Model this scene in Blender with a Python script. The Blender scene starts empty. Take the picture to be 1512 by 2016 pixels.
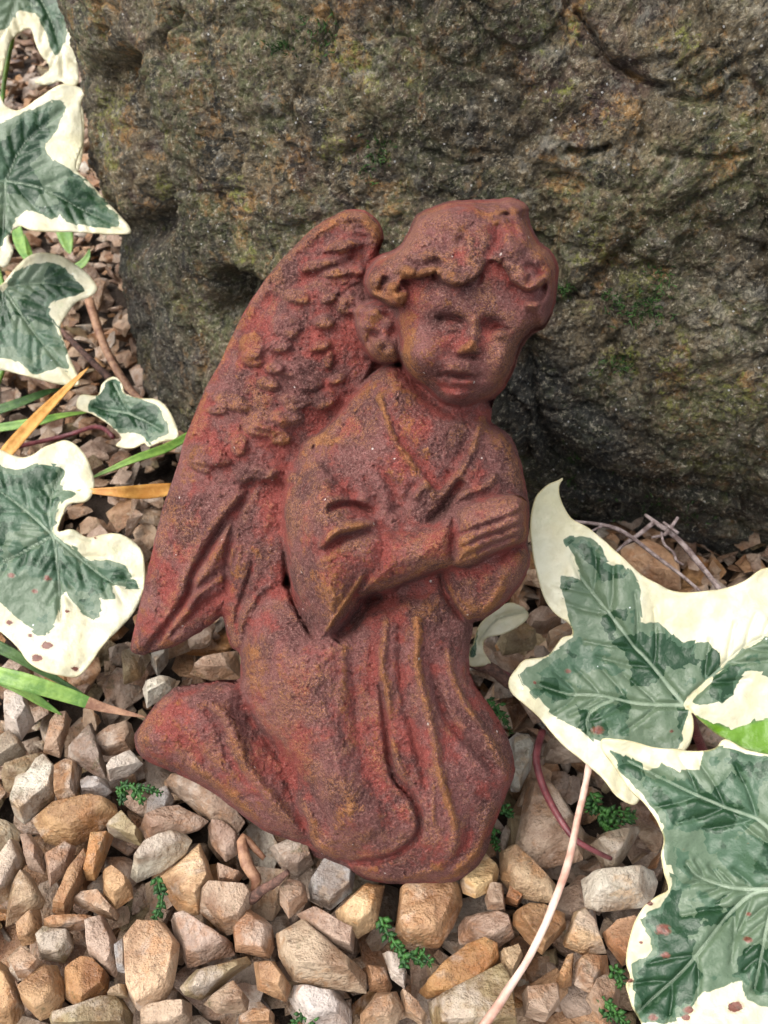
import bpy, bmesh, math, random
import numpy as np
from mathutils import Vector, Matrix, Euler
random.seed(7); np.random.seed(7)
R = math.radians
scene = bpy.context.scene
COL = scene.collection

# ------------------------------------------------------------------ camera
h = 0.205                       # camera height above the gravel (m)
PITCH = R(47.0)
FPX = 1747.0                    # focal length in photograph pixels
cp, sp = math.cos(PITCH), math.sin(PITCH)
CAM = np.array([0, 0, h])
cam_d = bpy.data.cameras.new('camera'); cam = bpy.data.objects.new('camera', cam_d); COL.objects.link(cam)
cam.location = (0, 0, h); cam.rotation_euler = (math.pi/2 - PITCH, 0, 0)
cam_d.sensor_fit = 'VERTICAL'; cam_d.sensor_height = 4.8; cam_d.sensor_width = 3.6
cam_d.lens = 4.8 * FPX / 2016
cam_d.clip_start = 0.005; cam_d.clip_end = 300
cam_d.dof.use_dof = True; cam_d.dof.focus_distance = 0.86*h; cam_d.dof.aperture_fstop = 6.0
scene.camera = cam

# ------------------------------------------------------------------ light
SUN_EL, SUN_AZ = R(60), R(-72)       # azimuth measured from -Y (behind the camera), to the left
world = bpy.data.worlds.new('World'); scene.world = world; world.use_nodes = True
wn = world.node_tree.nodes; wl = world.node_tree.links; wn.clear()
sky = wn.new('ShaderNodeTexSky'); sky.sky_type = 'NISHITA'; sky.sun_disc = False
sky.sun_elevation = SUN_EL; sky.air_density = 1.0; sky.dust_density = 4.0; sky.ozone_density = 0.6
sun_dir = Vector((math.cos(SUN_EL)*math.sin(SUN_AZ), -math.cos(SUN_EL)*math.cos(SUN_AZ), math.sin(SUN_EL)))
sky.sun_rotation = math.atan2(sun_dir.x, sun_dir.y)
hs = wn.new('ShaderNodeHueSaturation'); hs.inputs['Saturation'].default_value = 0.42
bg = wn.new('ShaderNodeBackground'); bg.inputs['Strength'].default_value = 0.15
wo = wn.new('ShaderNodeOutputWorld')
wl.new(sky.outputs[0], hs.inputs['Color']); wl.new(hs.outputs[0], bg.inputs['Color']); wl.new(bg.outputs[0], wo.inputs['Surface'])
sd_ = bpy.data.lights.new('sun', 'SUN'); sd_.energy = 1.05; sd_.angle = R(75); sd_.color = (1, .95, .88)
sun = bpy.data.objects.new('sun', sd_); COL.objects.link(sun)
sun.rotation_euler = sun_dir.to_track_quat('Z', 'Y').to_euler()
scene.view_settings.view_transform = 'Standard'; scene.view_settings.look = 'None'
scene.view_settings.exposure = 1.06; scene.view_settings.gamma = 1
scene.render.engine = 'CYCLES'
scene.cycles.max_bounces = 6; scene.cycles.diffuse_bounces = 3

# ------------------------------------------------------------------ rays and traces
def ray(px, py):
    px = np.asarray(px, float); py = np.asarray(py, float)
    u = (px-756)/FPX; v = (py-1008)/FPX
    return np.stack([u, cp - v*sp, -(sp + v*cp)], -1)
def at(px, py, depth): return CAM + ray(px, py)*np.asarray(depth)[..., None]*h
def at_z(px, py, z):
    d = ray(px, py); t = (z - h)/d[..., 2]
    return CAM + d*t[..., None]
def on_plane(px, py, F0, n, H):
    d = ray(px, py); t = (H - (CAM-F0) @ n)/(d @ n)
    return CAM + d*t[..., None]
def project(P):
    P = np.asarray(P) - CAM
    z = P[..., 1]*cp - P[..., 2]*sp
    v = (-P[..., 1]*sp - P[..., 2]*cp)/z; u = P[..., 0]/z
    return 756+u*FPX, 1008+v*FPX, z
# trace frames: (x offset, y offset, scale)
ZH = (640, 360, .33069); ZT = (540, 760, .37037); ZW = (240, 380, .46628); ZS = (240, 1200, .54233)
ZD = (0, 0, .39683); ZC = (0, 700, .37209); ZA = (900, 920, .40476); ZB = (900, 1400, .40476)
ZG = (0, 1350, .46296); ZK = (500, 1500, .46296); Z0 = (0, 0, 1)
def tr(z, pts):
    a = np.array(pts, float).reshape(-1, 2)*z[2]
    return a + np.array([z[0], z[1]])
def smooth_poly(P, k=5, closed=True):
    P = np.asarray(P, float); n = len(P); out = []
    rng = range(n) if closed else range(n-1)
    for i in rng:
        if closed: a, b, c, d = P[(i-1) % n], P[i], P[(i+1) % n], P[(i+2) % n]
        else: a, b, c, d = P[max(i-1, 0)], P[i], P[i+1], P[min(i+2, n-1)]
        for j in range(k):
            t = j/k
            out.append(.5*((2*b)+(-a+c)*t+(2*a-5*b+4*c-d)*t*t+(-a+3*b-3*c+d)*t**3))
    if not closed: out.append(P[-1])
    return np.array(out)
def seg_dist(X, Y, P, closed):
    n = len(P); best = np.full(X.shape, 1e9); bx = np.zeros(X.shape); by = np.zeros(X.shape); tt = np.zeros(X.shape)
    m = n if closed else n-1
    for i in range(m):
        a = P[i]; b = P[(i+1) % n]; e = b-a; L = e@e+1e-9
        t = np.clip(((X-a[0])*e[0]+(Y-a[1])*e[1])/L, 0, 1)
        cx = a[0]+t*e[0]; cy = a[1]+t*e[1]; d = (X-cx)**2+(Y-cy)**2
        k = d < best
        best = np.where(k, d, best); bx = np.where(k, cx, bx); by = np.where(k, cy, by); tt = np.where(k, (i+t)/m, tt)
    return np.sqrt(best), bx, by, tt
def inside(X, Y, P):
    c = np.zeros(X.shape, bool); n = len(P)
    for i in range(n):
        x1, y1 = P[i]; x2, y2 = P[(i+1) % n]
        if y1 == y2: continue
        c ^= ((y1 > Y) != (y2 > Y)) & (X < (x2-x1)*(Y-y1)/(y2-y1)+x1)
    return c
def sdf(X, Y, P):                                   # positive inside
    d, bx, by, _ = seg_dist(X, Y, P, True)
    return np.where(inside(X, Y, P), d, -d), bx, by
def sdf_box(X, Y, P, pad=0, far=-60.):
    out = np.full(X.shape, far); x0, y0 = P.min(0)-pad; x1, y1 = P.max(0)+pad
    k = (X >= x0) & (X <= x1) & (Y >= y0) & (Y <= y1)
    if k.any():
        out[k] = sdf(X[k], Y[k], P)[0]
    return out
def line_box(X, Y, P, pad):
    out = np.full(X.shape, 1e3); tt = np.zeros(X.shape); x0, y0 = P.min(0)-pad; x1, y1 = P.max(0)+pad
    k = (X >= x0) & (X <= x1) & (Y >= y0) & (Y <= y1)
    if k.any():
        r = seg_dist(X[k], Y[k], P, False); out[k] = r[0]; tt[k] = r[3]
    return out, tt

# ------------------------------------------------------------------ noise
_perm = np.random.RandomState(3).permutation(256); _perm = np.concatenate([_perm]*3)
_grad = np.random.RandomState(4).normal(size=(256, 3)); _grad /= np.linalg.norm(_grad, axis=1)[:, None]
def perlin(P):
    P = np.asarray(P, float); I = np.floor(P).astype(int); f = P-I; I &= 255
    w = f*f*f*(f*(f*6-15)+10); out = 0
    for dx in (0, 1):
        for dy in (0, 1):
            for dz in (0, 1):
                hsh = _perm[_perm[_perm[I[..., 0]+dx]+I[..., 1]+dy]+I[..., 2]+dz]
                g = _grad[hsh]
                dot = g[..., 0]*(f[..., 0]-dx)+g[..., 1]*(f[..., 1]-dy)+g[..., 2]*(f[..., 2]-dz)
                ww = (w[..., 0] if dx else 1-w[..., 0])*(w[..., 1] if dy else 1-w[..., 1])*(w[..., 2] if dz else 1-w[..., 2])
                out = out+dot*ww
    return out*1.6
def fbm(P, o=4, gain=.5):
    P = np.asarray(P, float); s = 0; a = 1
    for i in range(o):
        s = s+a*perlin(P+i*17.3); P = P*2.03; a *= gain
    return s
_rnd = np.random.RandomState(9).rand(256, 3)
def worley(P):
    P = np.asarray(P, float); I = np.floor(P).astype(int); f = P-I
    d1 = np.full(P.shape[:-1], 9.); d2 = d1.copy(); cid = np.zeros(P.shape[:-1])
    for dx in (-1, 0, 1):
        for dy in (-1, 0, 1):
            for dz in (-1, 0, 1):
                J = (I+np.array([dx, dy, dz])) & 255
                hsh = _perm[_perm[_perm[J[..., 0]]+J[..., 1]]+J[..., 2]]
                q = _rnd[hsh]+np.array([dx, dy, dz])-f
                d = (q**2).sum(-1); k = d < d1
                d2 = np.where(k, d1, np.minimum(d2, d)); cid = np.where(k, _rnd[hsh][..., 0], cid); d1 = np.where(k, d, d1)
    return np.sqrt(d1), np.sqrt(d2), cid
def blur(A, s):
    r = int(3*s)+1; k = np.exp(-.5*(np.arange(-r, r+1)/s)**2); k /= k.sum()
    for ax in (0, 1):
        B = np.pad(A, [(r, r) if i == ax else (0, 0) for i in (0, 1)], mode='edge'); out = 0
        for i, w in enumerate(k):
            sl = [slice(None)]*2; sl[ax] = slice(i, i+A.shape[ax]); out = out+w*B[tuple(sl)]
        A = out
    return A

# ------------------------------------------------------------------ object helpers
def tag(o, label=None, cat=None, group=None, kind=None):
    for k, v in (('label', label), ('category', cat), ('group', group), ('kind', kind)):
        if v: o[k] = v
    return o
def empty(name, loc):
    o = bpy.data.objects.new(name, None); COL.objects.link(o); o.location = loc; o.empty_display_size = .01
    return o
def mesh_obj(name, V, F, mat, parent=None, origin=None, smooth=True, normals=None, attrs=None, sharp=None):
    V = np.asarray(V, float)
    po = np.array(parent.location) if parent is not None else np.zeros(3)
    if origin is None: origin = po if parent is not None else np.zeros(3)
    origin = np.asarray(origin, float)
    me = bpy.data.meshes.new(name)
    me.from_pydata((V-origin).tolist(), [], F if isinstance(F, list) else F.tolist())
    if smooth: me.polygons.foreach_set('use_smooth', [True]*len(me.polygons))
    if attrs:
        for k, a in attrs.items():
            a = np.asarray(a, float)
            if a.ndim == 1:
                at_ = me.attributes.new(k, 'FLOAT', 'POINT'); at_.data.foreach_set('value', a.astype(np.float32))
            else:
                at_ = me.attributes.new(k, 'FLOAT_COLOR', 'POINT')
                at_.data.foreach_set('color', np.concatenate([a, np.ones((len(a), 1))], 1).astype(np.float32).ravel())
    if sharp is not None: me.set_sharp_from_angle(angle=sharp)
    me.materials.append(mat); me.update()
    if normals is not None: me.normals_split_custom_set_from_vertices(normals.tolist())
    o = bpy.data.objects.new(name, me); COL.objects.link(o)
    o.location = origin-po
    if parent is not None: o.parent = parent
    return o
def tube(P, rad, seg=8, k=4):
    P = smooth_poly(np.asarray(P, float), k, False); n = len(P)
    rad = np.interp(np.linspace(0, 1, n), np.linspace(0, 1, len(rad)), rad) if hasattr(rad, '__len__') else np.full(n, rad)
    T = np.gradient(P, axis=0); T /= np.linalg.norm(T, axis=1)[:, None]+1e-12
    up = np.array([.13, .2, .97]); V = []; F = []
    for i in range(n):
        a = np.cross(T[i], up); a /= np.linalg.norm(a); b = np.cross(T[i], a)
        for j in range(seg):
            w = 2*math.pi*j/seg; V.append(P[i]+rad[i]*(math.cos(w)*a+math.sin(w)*b))
    for i in range(n-1):
        for j in range(seg):
            F.append([i*seg+j, i*seg+(j+1) % seg, (i+1)*seg+(j+1) % seg, (i+1)*seg+j])
    F.append(list(range(seg))[::-1]); F.append([(n-1)*seg+j for j in range(seg)])
    return np.array(V), F

# ------------------------------------------------------------------ material helper
class NT:
    def __init__(s, name):
        s.m = bpy.data.materials.new(name); s.m.use_nodes = True; s.t = s.m.node_tree; s.t.nodes.clear()
        s.out = s.n('ShaderNodeOutputMaterial'); s.b = s.n('ShaderNodeBsdfPrincipled'); s.l(s.b.outputs[0], s.out.inputs[0])
        s.tc = s.n('ShaderNodeTexCoord').outputs['Object']
    def n(s, t): return s.t.nodes.new(t)
    def l(s, a, b):
        if isinstance(a, (int, float)): b.default_value = a
        elif isinstance(a, tuple): b.default_value = a if len(a) == 4 or len(b.default_value) == 3 else (*a, 1)
        else: s.t.links.new(a, b)
    def noise(s, sc, det=4, rough=.55, vec=None, dist=0, col=False):
        n = s.n('ShaderNodeTexNoise'); s.l(vec or s.tc, n.inputs['Vector']); n.inputs['Scale'].default_value = sc
        n.inputs['Detail'].default_value = det; n.inputs['Roughness'].default_value = rough; n.inputs['Distortion'].default_value = dist
        return n.outputs['Color' if col else 'Fac']
    def vor(s, sc, vec=None, feat='F1', out='Distance', rand=1):
        n = s.n('ShaderNodeTexVoronoi'); n.feature = feat; s.l(vec or s.tc, n.inputs['Vector']); n.inputs['Scale'].default_value = sc
        n.inputs['Randomness'].default_value = rand
        return n.outputs[out]
    def math(s, op, a, b=0, c=None, clamp=False):
        n = s.n('ShaderNodeMath'); n.operation = op; n.use_clamp = clamp; s.l(a, n.inputs[0]); s.l(b, n.inputs[1])
        if c is not None: s.l(c, n.inputs[2])
        return n.outputs[0]
    def step(s, a, lo, hi):
        n = s.n('ShaderNodeMapRange'); n.interpolation_type = 'SMOOTHSTEP'; s.l(a, n.inputs[0])
        n.inputs[1].default_value = lo; n.inputs[2].default_value = hi
        return n.outputs[0]
    def mix(s, f, a, b, mode='MIX'):
        n = s.n('ShaderNodeMix'); n.data_type = 'RGBA'; n.blend_type = mode; s.l(f, n.inputs[0]); s.l(a, n.inputs[6]); s.l(b, n.inputs[7])
        return n.outputs[2]
    def attr(s, name, out='Fac'):
        n = s.n('ShaderNodeAttribute'); n.attribute_name = name; return n.outputs[out]
    def bump(s, hgt, dist, strength=1, nrm=None):
        n = s.n('ShaderNodeBump'); s.l(hgt, n.inputs['Height']); n.inputs['Distance'].default_value = dist
        n.inputs['Strength'].default_value = strength
        if nrm is not None: s.l(nrm, n.inputs['Normal'])
        return n.outputs[0]
    def fin(s, col, rough=.6, nrm=None, spec=.5):
        s.l(col, s.b.inputs['Base Color']); s.l(rough, s.b.inputs['Roughness']); s.b.inputs['Specular IOR Level'].default_value = spec
        if nrm is not None: s.l(nrm, s.b.inputs['Normal'])
        return s.m

# ---- figurine: cast stone with brown, red and ochre washes
def mat_figurine():
    s = NT('painted_cast_stone')
    n1 = s.noise(110, 5, .62); n2 = s.noise(400, 5, .68); n3 = s.noise(1700, 4, .75); n4 = s.noise(60, 3, .5)
    n5 = s.noise(3600, 3, .75)
    brown = s.mix(s.step(s.noise(75, 4, .6), .36, .62), (.120, .043, .037), (.290, .108, .095))
    brown = s.mix(s.step(n3, .46, .70), brown, (.40, .20, .17))
    red = s.mix(s.step(n2, .3, .7), (.31, .052, .040), (.46, .092, .070))
    rf = s.math('ADD', s.attr('red'), s.math('MULTIPLY_ADD', n1, 5.6, -2.35))
    rf = s.math('ADD', rf, s.math('MULTIPLY_ADD', n2, 2.0, -1.0))
    rf = s.math('ADD', rf, s.math('MULTIPLY_ADD', n3, 1.1, -.55))
    c = s.mix(s.math('MULTIPLY', s.step(rf, .05, 1.1), .76), brown, red)
    of = s.math('ADD', s.math('MULTIPLY', s.attr('ochre'), .85),s.math('MULTIPLY_ADD', n2, 3.4, -1.85))
    of = s.math('ADD', of, s.math('MULTIPLY_ADD', n3, 3.2, -1.6))
    of = s.math('ADD', of, s.math('MULTIPLY_ADD', n4, 3.6, -1.75))
    oc = s.mix(s.step(s.noise(260, 3, .6), .35, .7), (.30, .115, .032), (.52, .215, .06))
    c = s.mix(s.math('MULTIPLY', s.step(of, .28, .95), .78), c, oc)
    fl = s.math('ABSOLUTE', s.math('SUBTRACT', s.noise(1250, 3, .6, dist=1.2), .5)); fl = s.step(fl, .035, .012)
    fl = s.math('MULTIPLY', fl, s.step(s.math('ADD', s.noise(90, 4, .65), s.math('MULTIPLY', s.attr('ochre'), .25)), .50, .64))
    c = s.mix(s.math('MULTIPLY', fl, .9), c, (.56, .26, .11))
    v = s.vor(430); g = s.math('LESS_THAN', v, .11); gr = s.math('GREATER_THAN', s.vor(430, out='Color'), .84); g = s.math('MULTIPLY', g, gr)
    c = s.mix(g, c, (.85, .74, .68))
    c = s.mix(s.math('MULTIPLY', s.step(n5, .56, .66), .5), c, (.58, .38, .33))
    c = s.mix(s.math('MULTIPLY', s.step(n5, .46, .34), .8), c, (.035, .015, .013))
    b = s.bump(n5, .0009, 1.0); b = s.bump(n3, .0010, .9, b); b = s.bump(n2, .0009, .6, b)
    return s.fin(c, .78, b, .3)
# ---- boulder
def mat_boulder():
    s = NT('mossy_weathered_rock')
    sc = s.n('ShaderNodeVectorMath'); sc.operation = 'SCALE'; s.l(s.noise(60, 3, .6, col=True), sc.inputs[0]); sc.inputs['Scale'].default_value = .012
    wv = s.n('ShaderNodeVectorMath'); wv.operation = 'ADD'; s.l(s.tc, wv.inputs[0]); s.l(sc.outputs[0], wv.inputs[1]); V = wv.outputs[0]
    mid = s.noise(70, 6, .72, V); fine = s.noise(300, 6, .76, V); gr = s.noise(760, 5, .85)
    c = s.mix(s.step(mid, .38, .60), (.020, .018, .011), (.155, .120, .066))
    c = s.mix(s.math('MULTIPLY', s.step(fine, .44, .60), .8), c, (.30, .225, .12))
    red = s.step(s.noise(44, 5, .7, V), .52, .62); c = s.mix(s.math('MULTIPLY', red, .6), c, (.125, .066, .056))
    och = s.math('MULTIPLY', s.step(s.noise(90, 5, .75, V), .52, .60), s.step(fine, .40, .55)); c = s.mix(s.math('MULTIPLY', och, .9), c, (.42, .23, .075))
    gry = s.step(s.noise(105, 6, .78, V, .4), .54, .64); c = s.mix(s.math('MULTIPLY', gry, .7), c, (.34, .32, .26))
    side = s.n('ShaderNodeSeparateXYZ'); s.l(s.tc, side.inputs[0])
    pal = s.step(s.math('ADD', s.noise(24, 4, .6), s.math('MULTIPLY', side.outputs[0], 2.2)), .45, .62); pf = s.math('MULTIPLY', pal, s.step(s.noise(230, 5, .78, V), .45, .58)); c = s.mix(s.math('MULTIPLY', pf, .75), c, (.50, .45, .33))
    gf = s.math('MULTIPLY', s.step(s.noise(34, 5, .7), .43, .56), s.step(s.noise(480, 4, .75), .42, .58))
    c = s.mix(s.math('MULTIPLY', gf, .75), c, (.150, .165, .060))
    yf = s.math('MULTIPLY', s.step(s.noise(50, 5, .75, V), .54, .62), s.step(s.noise(650, 4, .75), .44, .56))
    c = s.mix(s.math('MULTIPLY', yf, .85), c, (.33, .34, .07))
    blo = s.step(s.noise(18, 4, .65, V), .42, .60); c = s.mix(s.math('MULTIPLY', blo, .75), c, s.mix(1, c, (.26, .25, .24), 'MULTIPLY'))
    cr = s.vor(42, V, 'DISTANCE_TO_EDGE'); cr = s.math('MULTIPLY', s.step(cr, .035, .0), s.step(s.noise(22, 3, .5), .50, .58)); c = s.mix(s.math('MULTIPLY', cr, .8), c, (.008, .007, .005))
    c = s.mix(s.math('MULTIPLY', s.attr('wet_shade'), .85), c, s.mix(s.step(fine, .42, .58), (.009, .011, .012), (.042, .048, .047)))  # wet stone and overhang shade put into the base colour
    c = s.mix(s.math('MULTIPLY', s.step(gr, .48, .36), .85), c, (.010, .009, .006))
    c = s.mix(s.math('MULTIPLY', s.step(gr, .54, .63), .8), c, (.56, .50, .37))
    v = s.vor(600); sparkle = s.math('LESS_THAN', v, .17); sel = s.math('GREATER_THAN', s.vor(600, out='Color'), .80)
    sparkle = s.math('MULTIPLY', sparkle, sel); c = s.mix(s.math('MULTIPLY', sparkle, .8), c, (.7, .7, .68))  # wet glints painted into the colour as pale dots
    ro = s.math('MULTIPLY_ADD', fine, .6, .18)
    b = s.bump(gr, .0014, .9); b = s.bump(fine, .0045, 1, b); b = s.bump(mid, .006, .5, b)
    return s.fin(c, ro, b, .5)
# ---- gravel
def mat_stone(attr=False):
    s = NT('flint_gravel' + ('_bed' if attr else ''))
    if attr: base = s.attr('tone', 'Color')
    else:
        n = s.n('ShaderNodeObjectInfo'); base = n.outputs['Color']
        off = s.n('ShaderNodeVectorMath'); off.operation = 'ADD'; cmb = s.n('ShaderNodeCombineXYZ')
        s.l(s.math('MULTIPLY', n.outputs['Random'], 3.1), cmb.inputs[0]); s.l(s.math('MULTIPLY', n.outputs['Random'], 7.7), cmb.inputs[1])
        s.l(s.tc, off.inputs[0]); s.l(cmb.outputs[0], off.inputs[1]); s.tc = off.outputs[0]
    n1 = s.noise(85, 5, .66, dist=.2); n2 = s.noise(380, 5, .72); n3 = s.noise(1500, 4, .78)
    c = s.mix(s.step(n1, .34, .62), s.mix(1, base, (.50, .38, .30), 'MULTIPLY'), s.mix(1, base, (1.08, 1.05, 1.0), 'MULTIPLY'))
    c = s.mix(s.math('MULTIPLY', s.step(s.noise(130, 5, .68, dist=.3), .52, .60), .55), c, s.mix(1, base, (.84, .60, .40), 'MULTIPLY'))
    c = s.mix(s.math('MULTIPLY', s.step(s.noise(65, 5, .66, dist=.3), .54, .66), .55), c, (.60, .51, .42))
    c = s.mix(s.math('MULTIPLY', s.step(n2, .56, .70), .6), c, (.12, .068, .035))
    c = s.mix(s.math('MULTIPLY', s.step(n3, .60, .70), .6), c, (.07, .045, .028))
    c = s.mix(s.math('MULTIPLY', s.step(n3, .38, .28), .4), c, (.72, .64, .54))
    mo = s.math('MULTIPLY', s.step(s.noise(110, 5, .72), .58, .68), s.step(s.noise(900, 3, .7), .42, .55))
    c = s.mix(s.math('MULTIPLY', mo, .6), c, (.085, .08, .028))
    ro = s.math('MULTIPLY_ADD', n1, .7, .05)
    b = s.bump(n3, .0004, .7); b = s.bump(n2, .0016, .7, b); b = s.bump(n1, .005, .6, b)
    return s.fin(c, ro, b, .5)
def mat_soil():
    s = NT('damp_dark_soil'); n1 = s.noise(90, 5, .7); n2 = s.noise(700, 4, .7)
    c = s.mix(n1, (.018, .012, .008), (.07, .045, .028)); c = s.mix(s.step(n2, .55, .7), c, (.11, .075, .05))
    return s.fin(c, .8, s.bump(n2, .002, 1))
# ---- variegated ivy
def mat_leaf():
    s = NT('variegated_ivy_leaf')
    wob = s.math('MULTIPLY_ADD', s.noise(300, 3, .5), 1.6, -.8)               # mm
    cell = s.vor(210, out='Color'); sepc = s.n('ShaderNodeSeparateColor'); s.l(cell, sepc.inputs[0])
    wob = s.math('ADD', wob, s.math('MULTIPLY_ADD', sepc.outputs[0], 1.0, -.5))
    g = s.math('ADD', s.attr('green'), wob)
    gm = s.step(g, -.12, .12)
    cream = s.mix(s.step(s.noise(110, 4, .6), .35, .65), (.66, .61, .40), (.76, .73, .54))
    cream = s.mix(s.math('MULTIPLY', s.step(s.noise(260, 4, .65), .55, .7), .35), cream, (.50, .54, .30))
    cw = s.noise(240, 3, .5, col=True); vm = s.n('ShaderNodeVectorMath'); vm.operation = 'SCALE'; s.l(cw, vm.inputs[0]); vm.inputs['Scale'].default_value = .006
    va = s.n('ShaderNodeVectorMath'); va.operation = 'ADD'; s.l(s.tc, va.inputs[0]); s.l(vm.outputs[0], va.inputs[1])
    cc = s.vor(115, va.outputs[0], out='Color'); sp_ = s.n('ShaderNodeSeparateColor'); s.l(cc, sp_.inputs[0])
    t = s.math('ADD', sp_.outputs[1], s.math('MULTIPLY', s.attr('core'), .35)); t = s.math('ADD', t, s.math('MULTIPLY_ADD', s.noise(300, 3, .6), .6, -.3))
    t = s.math('SUBTRACT', t, s.math('MULTIPLY', s.step(s.math('ADD', g, s.math('MULTIPLY', wob, 1.2)), 2.2, .6), .45))
    dk = s.mix(s.noise(160, 3, .6), (.012, .045, .018), (.026, .070, .028))
    lt = s.mix(s.noise(190, 4, .6), (.085, .140, .078), (.16, .215, .135))
    gc = s.mix(s.step(t, .56, .62), lt, dk)
    gc = s.mix(s.math('MULTIPLY', s.step(t, .32, .36), s.step(t, .62, .56)), gc, (.065, .125, .07))
    gc = s.mix(s.math('MULTIPLY', s.attr('lime'), .9), gc, (.16, .34, .02))
    ve = s.attr('vein'); vf = s.step(ve, .42, .08)
    gc = s.mix(s.math('MULTIPLY', vf, .6), gc, (.33, .42, .29))
    cream = s.mix(s.math('MULTIPLY', vf, .35), cream, (.52, .53, .27)); cream = s.mix(s.math('MULTIPLY', s.step(s.noise(45, 4, .6), .52, .68), .4), cream, (.58, .56, .32))
    c = s.mix(gm, cream, gc)
    rim = s.step(s.attr('rim'), .45, .0); c = s.mix(s.math('MULTIPLY', rim, .5), c, (.55, .44, .16))
    sp1 = s.attr('spot'); sf = s.step(s.math('ADD', sp1, s.math('MULTIPLY_ADD', s.noise(900, 4, .7), .9, -.45)), .36, .46)
    c = s.mix(sf, c, s.mix(s.noise(1100, 3, .7), (.03, .012, .008), (.20, .085, .05)))
    sr = s.math('MULTIPLY', s.step(sp1, .10, .25), s.step(s.noise(1200, 3, .7), .42, .52)); c = s.mix(s.math('MULTIPLY', sr, .35), c, (.32, .10, .07))
    fl = s.step(s.noise(520, 4, .7), .70, .76); c = s.mix(s.math('MULTIPLY', fl, .6), c, (.24, .11, .05))
    dv = s.vor(420); dr = s.math('MULTIPLY', s.math('LESS_THAN', dv, .10), s.math('GREATER_THAN', s.vor(420, out='Color'), .86)); c = s.mix(s.math('MULTIPLY', dr, .8), c, (.75, .80, .78))
    b = s.bump(s.noise(520, 4, .6), .0006, .6); b = s.bump(vf, .0004, .8, b); b = s.bump(s.noise(150, 3, .5), .0012, .5, b)
    m = s.fin(c, s.math('MULTIPLY_ADD', s.noise(350, 3, .6), .34, .14), b, .5)
    tr_ = s.n('ShaderNodeBsdfTranslucent'); s.l(c, tr_.inputs[0]); ms = s.n('ShaderNodeMixShader'); ms.inputs[0].default_value = .18
    s.l(s.b.outputs[0], ms.inputs[1]); s.l(tr_.outputs[0], ms.inputs[2]); s.l(ms.outputs[0], s.out.inputs[0])
    return m
def mat_plain(name, a, b_, sc=400, rough=.5, bd=.0003, along=None):
    s = NT(name); n = s.noise(sc, 4, .65); c = s.mix(s.step(n, .35, .65), a, b_)
    return s.fin(c, rough, s.bump(s.noise(sc*4, 3, .7), bd, .8))
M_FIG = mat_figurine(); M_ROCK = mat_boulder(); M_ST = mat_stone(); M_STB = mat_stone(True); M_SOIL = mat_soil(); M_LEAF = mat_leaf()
M_GRASS = mat_plain('green_grass', (.09, .20, .03), (.22, .36, .07), 200, .42)
M_GRASSD = mat_plain('dark_green_grass', (.035, .09, .02), (.09, .17, .045), 200, .42)
M_DRY = mat_plain('dry_orange_grass', (.42, .18, .03), (.62, .33, .08), 200, .5)
M_TIP = mat_plain('withered_tip', (.20, .09, .05), (.42, .24, .14), 300, .6)
M_TWIG = mat_plain('grey_twig', (.16, .11, .10), (.42, .34, .32), 500, .7, .0008)
M_STALK = mat_plain('pink_stalk', (.40, .17, .11), (.74, .54, .43), 75, .5)
M_REDS = mat_plain('red_stem', (.11, .025, .03), (.20, .055, .06), 300, .35)
M_BRTW = mat_plain('brown_twig', (.06, .03, .022), (.20, .10, .07), 500, .7, .0008)
M_FROND = mat_plain('green_frond', (.010, .050, .008), (.045, .150, .022), 500, .55)
M_MOSS = mat_plain('moss_tuft', (.02, .06, .012), (.07, .15, .03), 700, .8)

# ------------------------------------------------------------------ ground
def grid_sheet(x0, x1, y0, y1, n, zf):
    xs = np.linspace(x0, x1, n); ys = np.linspace(y0, y1, n); X, Y = np.meshgrid(xs, ys)
    V = np.stack([X, Y, zf(X, Y)], -1).reshape(-1, 3); I = np.arange(n*n).reshape(n, n)
    F = np.stack([I[:-1, :-1], I[:-1, 1:], I[1:, 1:], I[1:, :-1]], -1).reshape(-1, 4)
    return V, F
V, F = grid_sheet(-150, 150, -150, 150, 40, lambda X, Y: X*0-.045)
tag(mesh_obj('ground', V, F, M_SOIL), kind='structure')
V, F = grid_sheet(-.7, .7, -.35, 1.1, 160, lambda X, Y: -.022+.003*fbm(np.stack([X*30, Y*30, X*0], -1), 4)-.02*np.clip((np.maximum(abs(X)/.7, abs(Y-.37)/.72)-.9)*10, 0, 1))
gravel_bed = tag(mesh_obj('gravel_bed', V, F, M_SOIL), kind='structure')

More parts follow.
